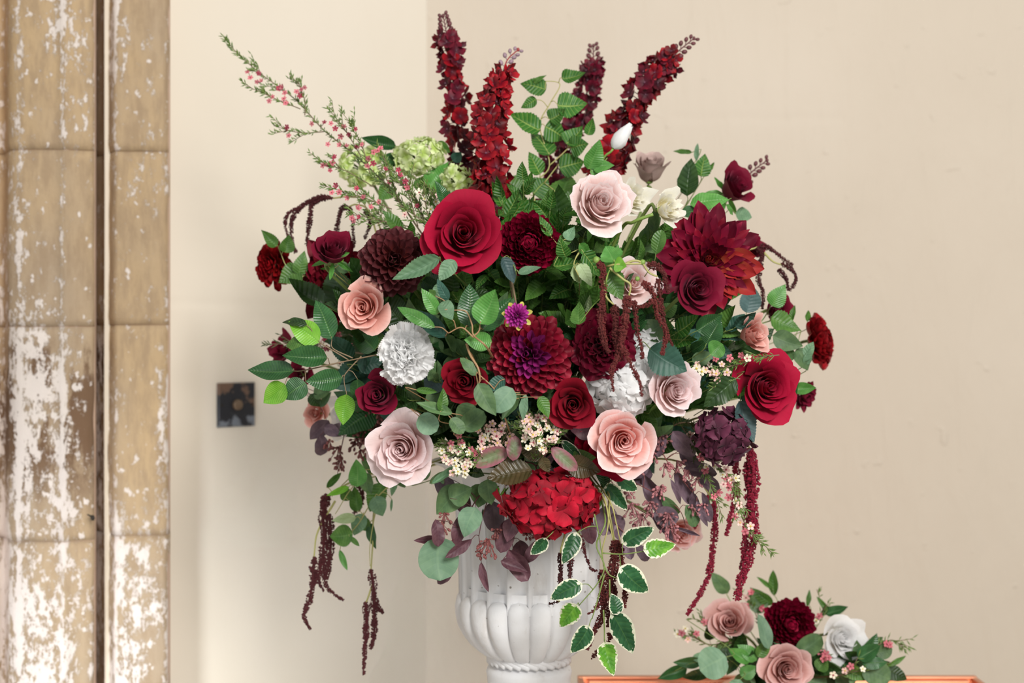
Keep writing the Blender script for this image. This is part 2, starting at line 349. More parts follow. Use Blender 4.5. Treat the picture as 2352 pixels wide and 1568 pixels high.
# ------------------------------------------------------------------ the setting
def stone_mat():
    t = NT('worn_stone'); co = t.coord('Object'); sp = t.n('ShaderNodeSeparateXYZ', {0: co})
    st = lambda s: t.n('ShaderNodeMapping', {'Vector': co, 'Scale': s}).outputs[0]
    c = t.mix(t.ss(t.noise(3, st((1, 1, 0.5)), 5, 0.6), 0.35, 0.65), (0.47, 0.335, 0.19), (0.38, 0.29, 0.20))
    c = t.mix(t.math('MULTIPLY', t.ss(t.noise(60, st((1, 1, .25)), 5, .7), 0.4, 0.65), 0.6), c, (0.30, 0.21, 0.13))
    stain = t.math('MULTIPLY', t.ss(t.noise(13, st((1.3, 1, 0.5)), 7, 0.7), 0.44, 0.54),
                   t.math('MULTIPLY', t.ss(sp.outputs[2], 1.46, 1.43), t.ss(sp.outputs[2], 1.14, 1.30)))
    c = t.mix(t.math('MULTIPLY', stain, t.ss(sp.outputs[0], -0.60, -0.64)), c, (0.15, 0.085, 0.045))
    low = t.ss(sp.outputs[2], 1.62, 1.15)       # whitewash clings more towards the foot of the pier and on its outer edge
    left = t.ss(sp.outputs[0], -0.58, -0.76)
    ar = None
    for ex, sg in ((-.676, .006), (-.608, .004), (-.742, .006), (-.528, .006)):    # whitewash, with edge highlights painted in, along the arrises
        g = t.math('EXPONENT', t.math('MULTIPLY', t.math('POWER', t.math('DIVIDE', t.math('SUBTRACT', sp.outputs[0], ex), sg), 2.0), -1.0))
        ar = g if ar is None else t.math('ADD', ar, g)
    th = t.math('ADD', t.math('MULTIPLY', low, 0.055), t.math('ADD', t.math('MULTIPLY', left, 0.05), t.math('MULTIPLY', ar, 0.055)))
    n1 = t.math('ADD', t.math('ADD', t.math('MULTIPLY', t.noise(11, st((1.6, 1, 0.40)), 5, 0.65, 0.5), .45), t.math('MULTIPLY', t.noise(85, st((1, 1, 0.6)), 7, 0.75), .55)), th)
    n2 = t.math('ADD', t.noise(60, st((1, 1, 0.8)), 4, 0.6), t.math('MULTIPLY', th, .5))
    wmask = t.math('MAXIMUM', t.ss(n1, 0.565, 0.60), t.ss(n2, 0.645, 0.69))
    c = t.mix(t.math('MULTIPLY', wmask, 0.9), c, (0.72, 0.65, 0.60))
    t.P(Base_Color=c, Roughness=0.9)
    t.bump(t.math('ADD', t.noise(35, co, 6, 0.65), t.math('MULTIPLY', wmask, .35)), 0.55, 0.004)
    return t.m
def plaster_mat(name, c1, c2, ridge=0.5):
    t = NT(name); co = t.coord('Object')
    st = lambda s: t.n('ShaderNodeMapping', {'Vector': co, 'Scale': s}).outputs[0]
    c = t.mix(t.ss(t.noise(2.0, co, 5), 0.35, 0.7), c1, c2)
    t.P(Base_Color=c, Roughness=0.75)
    brush = t.noise(16, st((1.5, 1, 0.35)), 5, 0.55, 0.6)
    lump = t.noise(5, st((1.3, 1, 0.6)), 4, 0.5, 0.5)
    spot = t.ss(t.noise(30, co, 2), 0.68, 0.8)
    t.bump(t.math('ADD', t.math('ADD', t.math('MULTIPLY', brush, 0.7), t.math('MULTIPLY', lump, 1.2)), t.math('MULTIPLY', spot, .25)), ridge, 0.006)
    return t.m
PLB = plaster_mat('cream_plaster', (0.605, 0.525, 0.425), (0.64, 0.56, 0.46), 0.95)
PLL = plaster_mat('cream_plaster_lit', (0.755, 0.685, 0.57), (0.78, 0.71, 0.60), 0.2)  # back wall's cream paint with the bright light put into the colour
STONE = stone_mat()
YB = 0.75; CX = (980-1176)*sc(YB)
def wall_grid(p0, p1, z0, z1, nu, nv, relief):
    V = []; n = (Vector(p1)-Vector(p0)).cross(Vector((0, 0, 1))).normalized()
    for j in range(nv+1):
        for i in range(nu+1):
            q = Vector(p0).lerp(Vector(p1), i/nu); q.z = z0+(z1-z0)*j/nv
            q = q+n*relief(q); V.append(tuple(q))
    f = [(j*(nu+1)+i, j*(nu+1)+i+1, (j+1)*(nu+1)+i+1, (j+1)*(nu+1)+i) for j in range(nv) for i in range(nu)]
    return np.array(V), f, None
seam_x = (1811-1176)*sc(YB); seam_z = ZC+(784-272)*sc(YB)
def rel_back(q):
    h = mnoise.noise(Vector((q.x*5, 3, q.z*2.5)))*0.0018+mnoise.noise(Vector((q.x*18, 7, q.z*6)))*0.0012
    if q.z > seam_z: h += 0.0016*math.exp(-((q.x-seam_x)/0.004)**2)
    if 0.30 < q.x < 0.62: h += -0.0014*math.exp(-((q.z-seam_z-mnoise.noise(Vector((q.x*9, 1, 0)))*0.006)/0.004)**2)
    return h
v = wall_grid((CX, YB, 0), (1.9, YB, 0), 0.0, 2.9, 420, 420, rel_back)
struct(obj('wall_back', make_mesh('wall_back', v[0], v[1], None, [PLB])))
def rel_left(q):
    h = mnoise.noise(Vector((q.x*4, q.y*4, q.z*2.5)))*0.002+mnoise.noise(Vector((q.x*14, 3, q.z*8)))*0.0005
    return h-0.0012*math.exp(-((q.z-(ZC+(784-697)*sc(.45)))/0.003)**2)*(1 if q.x < -0.33 else 0)
A45 = 0.47
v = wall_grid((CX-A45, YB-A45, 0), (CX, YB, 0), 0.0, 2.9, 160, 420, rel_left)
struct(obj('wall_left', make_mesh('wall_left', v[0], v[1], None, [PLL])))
fl = struct(obj('floor', make_mesh('floor', *boxp(-2.6, 1.9, -3.6, 1.0, -0.05, 0.0)[:2], None, [plain('stone_floor', (0.34, 0.30, 0.25), 0.7)], smooth=False)))
vo = boxp(-2.6, -0.92, .26, .40, 0, 2.9); struct(obj('wall_front', make_mesh('wall_front', vo[0], vo[1], None, [PLL], smooth=False)))
# stone pier: two moulded stones to a course
pier = struct(obj('trim_1', None, loc=(0, 0, 0)))
def prof_pts(spec): return [((px-1176)*sc(y), y) for px, y in spec]
LEFTP = prof_pts([(-190, .42), (-190, .20), (-60, .20), (-22, .235), (-8, .275), (10, .270), (22, .232), (40, .222), (95, .219), (138, .222), (146, .214), (156, .221), (190, .227), (209, .231), (216, .238), (219, .305), (219, .42)])
RIGHTP = prof_pts([(219.6, .42), (219.6, .330), (225, .322), (240, .300), (257, .275), (264, .262), (272, .260), (290, .264), (340, .265), (372, .268), (385, .276), (389, .292), (389, .42)])
def stone(prof, z0, z1, seed):
    nz = max(6, int((z1-z0)/0.012)); V = []; n = len(prof)
    P2 = []
    for i in range(n):                       # subdivide the profile
        P2.append(prof[i]); 
        if i < n-1:
            d = math.dist(prof[i], prof[i+1]); k = int(d/0.012)
            for j in range(1, k): P2.append(tuple(prof[i][a]+(prof[i+1][a]-prof[i][a])*j/k for a in (0, 1)))
    n = len(P2)
    for j in range(nz+1):
        z = z0+(z1-z0)*j/nz; e = min(z-z0, z1-z); r = 0.0022*max(0, 1-e/0.004)
        for (x, y) in P2:
            q = Vector((x*14, y*14, z*9+seed*5)); d = mnoise.noise(q)*0.0028+mnoise.noise(q*4)*0.0016
            V.append((x+mnoise.noise(q*3+Vector((9, 0, 0)))*0.0015, y+r+d if y < .41 else y, z))
    f = [(j*n+i, j*n+i+1, (j+1)*n+i+1, (j+1)*n+i) for j in range(nz) for i in range(n-1)]
    f.append(tuple(range(n))[::-1]); f.append(tuple(range(nz*n, nz*n+n)))
    return np.array(V), f
edges = [2300, 1640, 1240, 750, 347, -60, -480]
for i in range(len(edges)-1):
    for kk, pf in enumerate((LEFTP, RIGHTP)):
        z0 = ZC+(784-edges[i]+kk*5)*sc(.24)+.0006; z1 = ZC+(784-edges[i+1]+kk*5)*sc(.24)-.0006
        vv, ff = stone(pf, z0, z1, i*2+kk)
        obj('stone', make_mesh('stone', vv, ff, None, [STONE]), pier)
mortar = plain('lime_mortar', (0.56, 0.40, 0.30), 0.9, bumpn=80)
mv = []
for pf in (LEFTP, RIGHTP):
    q = [(x, y+0.0055) for x, y in pf]; n = len(q)
    V = [(x, y, z) for z in (0.0, 2.9) for x, y in q]
    mv.append((np.array(V), [(i, i+1, n+i+1, n+i) for i in range(n-1)], None))
b_ = join(mv); obj('mortar', make_mesh('mortar', b_[0], b_[1], None, [mortar]), pier)
nail = obj('nail', None, loc=P(211, 1186, .222)); nail_m = plain('rusty_iron', (0.03, 0.025, 0.02), 0.6, .6)
tag(nail, 'small black iron nail stuck in the edge of the stone pier', 'nail')
part_world('shank', [tube([P(213, 1186, .235), P(206, 1184, .214), P(200, 1181, .212)], .0016, .0010)], nail, nail_m)
part_world('head', [ball(P(213, 1189, .214), .0035, (1, .5, 1.3))], nail, nail_m)
# socket plate on the left wall
so = thing('socket_plate', Vector((0, 0, 0)), 'old black square socket plate with peeling paint on the left wall', 'socket')
mx = (541-1176); tt = None
for k in range(400):
    t_ = k*.001; x = CX-t_; y = YB-t_
    if x/(DIST+y) <= mx/F: tt = t_; break
pc = Vector((CX-tt, YB-tt, ZC+(784-929)*sc(YB-tt))); so.location = pc
so.rotation_euler = (0, 0, math.radians(45))
tpm = NT('peeling_black_plate'); co = tpm.coord('Object'); nz = tpm.noise(45, co, 5, .6)
spz = tpm.n('ShaderNodeSeparateXYZ', {0: co})
c = tpm.mix(tpm.ss(tpm.math('ADD', nz, tpm.math('MULTIPLY', spz.outputs[2], 4.5)), .59, .66), (0.008, 0.009, 0.014), (0.14, 0.08, 0.05))
c = tpm.mix(tpm.math('MULTIPLY', tpm.ss(tpm.noise(38, tpm.n('ShaderNodeMapping', {'Vector': co, 'Location': (2, 3, 1)}).outputs[0], 4, .6), .52, .58), tpm.ss(spz.outputs[2], -.012, -.022)), c, (0.16, 0.18, 0.21))
tpm.P(Base_Color=c, Roughness=.45); tpm.bump(nz, .5, .002)
SW = 0.0365; SH = .0365
def bevbox(sx, sy, d, b):
    V = [(-sx, 0, -sy), (sx, 0, -sy), (sx, 0, sy), (-sx, 0, sy), (-sx, -d+b, -sy), (sx, -d+b, -sy), (sx, -d+b, sy), (-sx, -d+b, sy),
         (-sx+b, -d, -sy+b), (sx-b, -d, -sy+b), (sx-b, -d, sy-b), (-sx+b, -d, sy-b)]
    f = [(0, 1, 5, 4), (1, 2, 6, 5), (2, 3, 7, 6), (3, 0, 4, 7), (4, 5, 9, 8), (5, 6, 10, 9), (6, 7, 11, 10), (7, 4, 8, 11), (8, 9, 10, 11), (3, 2, 1, 0)]
    return np.array(V, dtype=float), f, None
bb = bevbox(SW, SH, .006, .002); obj('plate', make_mesh('plate', bb[0], bb[1], None, [tpm.m], smooth=False), so)
Rm = np.array(Matrix.Rotation(math.pi/2, 4, 'X'))
kn = xf(lathe([(0.0, .0122), (.006, .012), (.0085, .0105), (.009, .0055), (.009, .004)], 24), Matrix.Rotation(math.pi/2, 4, 'X'))
obj('knob', make_mesh('knob', kn[0], kn[1], None, [plain('dull_brass', (0.16, 0.11, 0.07), .5, .3)]), so)
for sx_ in (-.03, .03):
    scw = xf(lathe([(0, .0075), (.002, .0072), (.0028, .0055)], 10), Matrix.Translation((sx_, 0, 0)) @ Matrix.Rotation(math.pi/2, 4, 'X'))
    obj('screw', make_mesh('screw', scw[0], scw[1], None, [nail_m]), so)
# ------------------------------------------------------------------ the urn
UX = P(1215, 0, 0).x; UY = 0.0
def uz(py): return ZC+(784-py)*sc(-.03)
def ur(px): return px*sc(-.03)
tu = NT('white_stone_urn'); co = tu.coord('Object')
c = tu.mix(tu.ss(tu.noise(9, co, 5, .6), .3, .7), (0.80, 0.80, 0.81), (0.72, 0.70, 0.68))
c = tu.mix(tu.ss(tu.noise(120, co, 2, .5), .715, .75), c, (0.28, 0.25, 0.22))
c = tu.mix(tu.math('MULTIPLY', tu.ss(tu.noise(22, tu.n('ShaderNodeMapping', {'Vector': co, 'Scale': (1, 1, .4)}).outputs[0], 6, .65), .56, .72), .45), c, (0.52, 0.47, 0.42))
tu.P(Base_Color=c, Roughness=.72); tu.bump(tu.noise(55, co, 5, .6), .35, .0022); URN = tu.m
urn = thing('garden_urn', Vector((UX, UY, uz(1640))), 'white stone urn with fluted neck and bulging lobed belly holding the large bouquet', 'urn')
z0u = urn.location.z
def LU(prof, rfn=None, seg=240): v, f, u = lathe([(ur(r), uz(z)-z0u) for r, z in prof], seg, rfn); return v, f
def lobew(a): return abs(math.cos(a*10+math.pi/2))       # 20 ribs
# neck with concave flutes
neck = [(226, 1060), (222, 1066), (214, 1068), (202, 1075), (186, 1095), (174, 1130), (166, 1175), (162, 1230), (159, 1300), (158, 1350), (158, 1395)]
def fneck(r, z, a):
    w_ = lobew(a); zz = z+z0u; d = min(1, max(0, (uz(1085)-zz)/.02)); return r-ur(20)*d*(w_**0.75)+ur(6)*d*(1-w_)
v, f = LU(neck, fneck); obj('neck', make_mesh('neck', v, f, None, [URN]), urn)
v, f = LU([(205, 1072), (180, 1078), (150, 1100), (148, 1180), (120, 1210), (0.01, 1212)]); obj('liner', make_mesh('liner', v, f, None, [plain('floral_foam', (0.03, 0.05, 0.02), .9)]), urn)
# belly: twenty separate gadroons standing proud
def gadroon(k):
    a0 = math.radians(18*k+9); nu_, nv_ = 15, 26; V = []
    rp = [(153, 1366), (165, 1370), (171, 1380), (174, 1396), (172, 1420), (166, 1442), (153, 1466), (136, 1487), (118, 1503), (100, 1513), (88, 1517)]
    R_ = np.interp(np.linspace(0, 1, nv_)**0.75*10, range(11), [r for r, _ in rp]); Z_ = np.interp(np.linspace(0, 1, nv_)**0.75*10, range(11), [z for _, z in rp])
    for j in range(nv_):
        t = j/(nv_-1); hw = math.radians(9)*min(1, (t/0.13)**.5 if t > 0 else 0.0)
        for i in range(nu_):
            u = -1+2*i/(nu_-1); a = a0+u*hw; bulge = math.sqrt(max(0, 1-u*u))
            r = ur(R_[j])-ur(17)*(1-bulge)*(0.35+.65*math.sin(math.pi*min(1, t*.9+.12)))
            V.append((r*math.sin(a), -r*math.cos(a), uz(Z_[j])-z0u))
    f = [(j*nu_+i, j*nu_+i+1, (j+1)*nu_+i+1, (j+1)*nu_+i) for j in range(nv_-1) for i in range(nu_-1)]
    return np.array(V), f
for k in range(20):
    v, f = gadroon(k); obj('gadroon', make_mesh('gadroon', v, f, None, [URN]), urn)
v, f = LU([(150, 1350), (152, 1395), (150, 1440), (138, 1468), (118, 1490), (92, 1508), (84, 1516), (84, 1530)]); obj('bowl', make_mesh('bowl', v, f, None, [URN]), urn)
# rope collar
rp_ = []
for k in range(30):
    a = 2*math.pi*k/30; pts_ = []
    for j in range(7):
        t = j/6-.5; aa = a+t*0.42; pts_.append(Vector((ur(93)*math.sin(aa), -ur(93)*math.cos(aa), uz(1519)-z0u-t*ur(17))))
    tb_ = tube(pts_, ur(6.5), ur(6.5), 8); rp_.append(tb_)
jv = join(rp_); obj('rope_collar', make_mesh('rope_collar', jv[0], jv[1], None, [URN]), urn)
v, f = LU([(82, 1506), (90, 1512), (92, 1526), (84, 1530), (80, 1534), (88, 1537), (97, 1543), (100, 1552), (98, 1562), (96, 1580), (100, 1600), (110, 1620), (122, 1632), (122, 1640), (0.01, 1640)]); obj('foot', make_mesh('foot', v, f, None, [URN]), urn)
# plinth under the urn (below the frame)
pl = thing('plinth', Vector((UX, UY, 0)), 'white painted plinth under the urn, just below the picture edge', 'plinth')
vb = boxp(-.072, .072, -.11, .11, 0, z0u-.0005); obj('block', make_mesh('block', vb[0], vb[1], None, [URN], smooth=False), pl)
# ------------------------------------------------------------------ flower builders
def back_stem(root, c, d, mat='stem', r=0.0022, hub=None):
    hub = hub or HEART; b = c-Vector(d).normalized()*0.03; m = b.lerp(hub, .5)+Vector((0, .03, .02))
    part_world('stem', [tube(catmull([c-Vector(d).normalized()*.004, b, m, hub], 5), r, r)], root, M[mat])
def rose(px, py, y, rpx, d, mat, label, n=22, openv=1.0, ruffle=0.05, seed=0, ragged=0.0, aspect=1.0, group=None, name='rose', dome=0.0, stem=True, core=0.05, cat='rose', roll=None, hub=None, sepals=False):
    rs = np.random.RandomState(seed+int(px)); R = rpx*1.07*sc(y); c = P(px, py, y); root = thing(name, c, label, cat, group)
    FM = face_matrix(d, rs.uniform(0, 6) if roll is None else roll) @ Matrix.Diagonal((R, R, R, 1))
    FM = Matrix.Diagonal((aspect, 1, 1, 1)) @ FM
    n = int(n*.86)
    for k in range(n):
        t = k/(n-1); phi = k*2.39996+rs.uniform(-.35, .35)
        w_ = np.interp(t, [0, .2, .5, 1], [2.4, 1.75, 1.30, 1.02])*rs.uniform(.9, 1.1)
        L = np.interp(t, [0, .3, .6, 1], [0.84, 0.96, 1.08, 1.22])*rs.uniform(.96, 1.04)
        # angle from the axis along the petal
        th0 = np.interp(t, [0, .3, .6, 1], [14, 52, 78, 92]); th1 = np.interp(t, [0, .3, .6, 1], [2, 2, 10, 40])*openv-6*dome
        th2 = np.interp(t, [0, .3, .6, 1], [-8, 4, 40, 92])*openv+rs.uniform(-12, 14)
        r0 = core*np.interp(t, [0, 1], [.4, 1.4]); z0 = -0.52+0.10*(1-t)-.05*dome
        nv = 12; V1 = np.linspace(0, 1, 41); ang = np.radians(np.interp(V1, [0, .42, .8, 1], [th0, th1, (th1+th2)/2, th2]))
        rr = r0+np.concatenate([[0], np.cumsum(np.sin(ang[:-1]))])*L/40; zz = z0+np.concatenate([[0], np.cumsum(np.cos(ang[:-1]))])*L/40
        inner = np.interp(t, [0, .3, 1], [1, .35, 0]); ph1, ph2 = rs.uniform(0, 6, 2); tip = rs.uniform(.1, .3); sp = 0.16*(1-t)+.09
        def fn(U, V):
            Ve = V*(1-0.26*np.abs(U)**2.6*(1-.3*inner)+tip*0.12*np.exp(-(U/.25)**2)*(t > .4))
            if ragged: Ve = Ve*(1-ragged*0.07*(np.sin(U*17+ph1)*.5+.5)*(V > .9))
            Ve = np.clip(Ve, 0, 1)
            r = np.interp(Ve, V1, rr); z = np.interp(Ve, V1, zz)
            s = np.clip(V, 0.02, 1)**0.45
            r = r*(1+sp*U*s)+0.012*(1-t)*0
            a = phi+U*w_*s
            wv = ruffle*(0.35+t)*V**4*(np.sin(U*5.3+ph1)+.5*np.sin(U*9.1+ph2))
            lip = .02*np.clip((V-.9)/.1, 0, 1)
            return (r+lip+wv*.6)*np.cos(a), (r+lip+wv*.6)*np.sin(a), z+wv
        v, f, uv = grid(13, nv, fn)
        o = obj('petal', make_mesh('petal', v, f, uv, [M[mat]]), root, FM)
    # calyx cup under the petals
    cv = lathe([(0.03, -.64), (0.10, -.62), (.16, -.55), (.17, -.48), (.05, -.46)], 12)
    obj('calyx', make_mesh('calyx', cv[0], cv[1], None, [M['calyx']]), root, FM)
    if sepals:
        for k in range(5):
            a = k*1.2566; Vd = FM.to_3x3() @ Vector((math.cos(a), math.sin(a), -.35)); b0 = c+FM.to_3x3() @ Vector((.14*math.cos(a), .14*math.sin(a), -.56))
            add_leaf(root, b0, b0+Vd*.75, R*.2, 'lance', 'fresh').name = 'sepal'
    if stem: back_stem(root, c+(FM.to_3x3() @ Vector((0, 0, -.6))), d, hub=hub)
    return root
_pc = {}
def petal_mesh(kind, mat, var=0):
    k = (kind, mat, var)
    if k in _pc: return _pc[k]
    rs = random.Random(var*13+len(kind)); nu, nv = 7, 8
    if kind == 'spoon':      # cupped round-tipped ball-dahlia petal
        def fn(U, V):
            w = np.interp(V, [0, .3, .6, .85, .95, 1], [.10, .28, .44, .46, .36, .16]); x = U*w
            return x, V+0*U, 0.95*np.abs(U)**2*w*(1-.1*V)-.10*V+0.26*V**4
        nu, nv = 7, 9
    elif kind == 'point':    # cactus dahlia petal, keeled, pointed
        def fn(U, V):
            w = np.interp(V, [0, .3, .55, .8, .93, 1], [.07, .17, .205, .14, .07, .008]); x = U*w
            return x+.02*np.sin(V*3)*(var-1), V+0*U, 0.5*np.abs(U)**1.6*w-.12*V+.22*V**2.5
        nv = 10
    elif kind == 'broad':
        def fn(U, V):
            w = np.interp(V, [0, .3, .6, .82, .94, 1], [.09, .24, .32, .24, .11, .01]); x = U*w
            return x, V+0*U, 0.6*np.abs(U)**1.8*w-.1*V+.25*V**2.5+.02*np.sin(U*4+V*5)
        nv = 9
    elif kind == 'mum':      # narrow strap curling inward
        def fn(U, V):
            w = np.interp(V, [0, .4, .8, .93, 1], [.06, .11, .125, .10, .02]); x = U*w
            return x, V-.10*V**4, 0.8*np.abs(U)**2*w+(.30+.05*var)*V**3-.10*V
        nu, nv = 5, 9
    elif kind == 'carn':     # fan with a toothed crumpled edge
        ph = rs.uniform(0, 6)
        def fn(U, V):
            w = np.interp(V, [0, .4, .8, 1], [.08, .22, .5, .58]); x = U*w
            saw = ((U*6.5+10) % 1.0)
            return x, V*(1-.10*np.abs(U)**2-.07*saw*(V > .9)), (0.16*np.sin(U*6+ph)+.08*np.sin(U*11+ph*2))*V**2+.22*V**3
        nu, nv = 27, 8
    elif kind == 'ruff':
        ph = rs.uniform(0, 6)
        def fn(U, V):
            w = np.interp(V, [0, .35, .8, .95, 1], [.08, .3, .5, .42, .25]); x = U*w
            return x, V*(1-.08*np.abs(U)), (0.12*np.sin(U*4+ph)+.06*np.sin(U*9+ph))*V**2+.30*V**3*(1-.5*np.abs(U))
        nu, nv = 13, 8
    v, f, uv = grid(nu, nv, fn); _pc[k] = make_mesh('petal', v, f, uv, [M[mat]]); return _pc[k]
def phyllo(px, py, y, rpx, d, label, n, kinds, mats, name='dahlia', cat='dahlia', thmax=1.65, lens=(0.55, 1.0), wid=(.5, 1.0), lean=(.0, 0.0), jit=.06, seed=0, aspect=1.0, group=None, roll=0.0, power=0.5, stem=True, flat=0.0, hub=None):
    """petals set in a sunflower spiral over a dome; lean tips them towards (+) or off (-) the axis"""
    rs = random.Random(seed+int(px)); R = rpx*sc(y); c = P(px, py, y); root = thing(name, c, label, cat, group)
    Dg = Vector(d).normalized(); FM = Matrix.Diagonal((aspect, 1, 1, 1)) @ face_matrix(d, roll) @ Matrix.Diagonal((R, R, R*(1-flat), 1))
    for k in range(n):
        t = (k+.5)/n; th = thmax*t**power; ph = k*2.39996
        L = lens[0]+(lens[1]-lens[0])*t; w_ = (wid[0]+(wid[1]-wid[0])*t); ln = lean[0]+(lean[1]-lean[0])*t+rs.uniform(-jit, jit)*1.5
        tl = th-ln
        rad = Vector((math.cos(ph), math.sin(ph), 0)); ax = Vector((0, 0, 1))
        Y = (rad*math.sin(tl)+ax*math.cos(tl)); N = (-rad*math.cos(tl)+ax*math.sin(tl)); X = Y.cross(N)
        B = (rad*math.sin(th)+ax*math.cos(th))*0.12; L *= rs.uniform(1-jit, 1+jit)
        Q = Matrix(((X.x*w_, Y.x*L, N.x*w_, B.x), (X.y*w_, Y.y*L, N.y*w_, B.y), (X.z*w_, Y.z*L, N.z*w_, B.z), (0, 0, 0, 1)))
        Q = Q @ Matrix.Rotation(rs.uniform(-.15, .15), 4, 'Y')
        m = mats(t, ph, rs) if callable(mats) else mats
        kd = kinds(t) if callable(kinds) else kinds
        obj('petal', petal_mesh(kd, m, rs.randrange(3)), root, FM @ Q)
    if stem: back_stem(root, c, d, hub=hub)
    return root
_fc = {}
def floret_mesh(mat, var, n=4, eye=None, cup=0.25, wf=.58, pointed=False):
    k = (mat, var, n, eye, cup)
    if k in _fc: return _fc[k]
    rs = random.Random(var+5); parts = []
    for i in range(n):
        a = 2*math.pi*i/n+rs.uniform(-.12, .12); cu = cup+rs.uniform(-.22, .25); ph = rs.uniform(0, 6)
        def fn(U, V):
            w = np.interp(V, [0, .25, .6, .85, .95, 1], [.05, .24, .50, .46, .32, .06 if pointed else .12])*wf/.58
            return U*w, V*.98, cu*V**1.6+.06*np.sin(U*3+ph)*V-.16*np.abs(U)**2*V*np.sign(cu)+.04*(i % 2)
        v, f, uv = grid(5, 7, fn); parts.append(xf((v, f, uv, 0), Matrix.Rotation(a, 4, 'Z')))
    mats = [M[mat]]
    if eye:
        mats.append(M[eye])
        for i in range(5):
            a = i*1.2566; q = tube([Vector((0, 0, .02)), Vector((.10*math.cos(a), .10*math.sin(a), .22))], .03, .012, 4); parts.append((q[0], q[1], None, 1))
    j = join(parts); _fc[k] = make_mesh('floret', j[0], j[1], j[2], mats, midx=j[3]); return _fc[k]
def hydrangea(px, py, y, rx, ry, label, mat, n=34, fs=.36, d=(0, -1, .1), group=None, seed=0, eye=None, pointed=False, depth=.8, stem=True, hub=None, name='hydrangea', ftwist=1.0):
    rs = random.Random(seed+int(px)); c = P(px, py, y); s = sc(y); root = thing(name, c, label, 'hydrangea', group)
    RX, RZ = rx*s, ry*s; RY = (RX+RZ)/2*depth; fr = (RX+RZ)/2*fs; tb = []
    for k in range(n):
        z = 1-1.35*(k+.5)/n; ph = k*2.39996; q = math.sqrt(max(0, 1-z*z)); v = Vector((q*math.cos(ph), -z, q*math.sin(ph)))
        v += Vector([rs.uniform(-.1, .1) for _ in range(3)]); v.normalize()
        v = face_matrix(d) @ Vector((v.x, v.z, -v.y))
        pos = Vector((v.x*(RX-fr*.35), v.y*RY, v.z*(RZ-fr*.35)))*rs.uniform(.80, 1.04)
        nn = (v+Vector([rs.uniform(-.45, .45) for _ in range(3)])*ftwist).normalized(); f_ = fr*rs.uniform(.85, 1.15)
        obj('floret', floret_mesh(mat, rs.randrange(4), 4, eye, .18, .62, pointed), root, Matrix.Translation(pos) @ face_matrix(nn, rs.uniform(0, 6)) @ Matrix.Diagonal((f_, f_, f_, 1)))
        tb.append(tube([c+pos, c+Vector((0, RY*.6, -RZ*.2))], s*1.2, s*1.5, 4))
    part_world('stalk', tb, root, M['calyx'])
    if stem: back_stem(root, c, d, hub=hub)
    return root
def delphinium(path, label, widths, n, mat, mat2, buds, y=0, seed=0, fsize=24, budmat='winestem', budcol='winestem', group=None, tipc=None):
    """path bottom to top; florets between path start and the point where buds begin"""
    rs = random.Random(seed+int(path[0][0])); S = catmull([P(*p) for p in path], 10); root = thing('delphinium_spike', S[0][:], label, 'flower spike', group)
    root.location = S[0]; s = sc(path[0][2]); m = len(S)-1
    parts = [tube(S, 2.6*s, 1.4*s)]; part_world('stem', parts, root, M[budmat])
    nb = buds; f0 = widths[2]
    for k in range(n):
        t = (k+.5)/n; u = t*f0; i = u*m; p = S[int(i)].lerp(S[min(m, int(i)+1)], i-int(i)); ax = (S[min(m, int(i)+2)]-S[max(0, int(i)-2)]).normalized()
        wr = (widths[0]+(widths[1]-widths[0])*t)*s; a = k*2.39996+rs.uniform(-.4, .4)
        e1 = ax.cross(Vector((0, 1, 0))).normalized(); e2 = ax.cross(e1); rad = (e1*math.cos(a)+e2*math.sin(a)).normalized()
        pos = p+rad*wr*rs.uniform(.35, 1.15)+ax*rs.uniform(-4, 4)*s; nn = (rad+ax*.25+Vector((rs.uniform(-.35, .35), rs.uniform(-.5, .1), rs.uniform(-.35, .35)))).normalized()
        fr = fsize*(1-.3*t)*s*rs.uniform(.85, 1.15)
        obj('floret', floret_mesh(mat if rs.random() < .65 else mat2, rs.randrange(4), 5, 'stamen', .50, .50), root,
            Matrix.Translation(pos-root.location) @ face_matrix(nn, rs.uniform(0, 6)) @ Matrix.Diagonal((fr, fr, fr, 1)))
        if k % 2 == 0: part_world('stalk', [tube([p, pos-nn*fr*.05], 1.1*s, .9*s, 5)], root, M[budmat])
    for k in range(nb):
        t = (k+.5)/nb; i = (f0+(1-f0)*t*.98)*m; p = S[int(i)].lerp(S[min(m, int(i)+1)], i-int(i)); ax = (S[min(m, int(i)+1)]-S[max(0, int(i)-1)]).normalized()
        e1 = ax.cross(Vector((0, 1, 0))).normalized(); sd = 1 if k % 2 else -1
        q = p+(e1*sd*(12-5*t)+ax*9+Vector((0, rs.uniform(-5, 5), 0)))*s
        bp = ball((0, 0, 0), 6.0*s*(1-.35*t), (1, 1, 1.3), 6, 8); Mq = Matrix.Translation(q) @ face_matrix(ax*.6+e1*sd*.4)
        v, f, _ = xf(bp, Mq)
        part_world('bud', [(v, f, None), tube([p, q], .9*s, 1.3*s, 5)], root, M[budcol])
    i = m; bp = ball(S[-1], 3.8*s, (1, 1, 1.3), 5, 7); part_world('bud', [bp], root, M[tipc or budcol])
    return root
_wx = {}
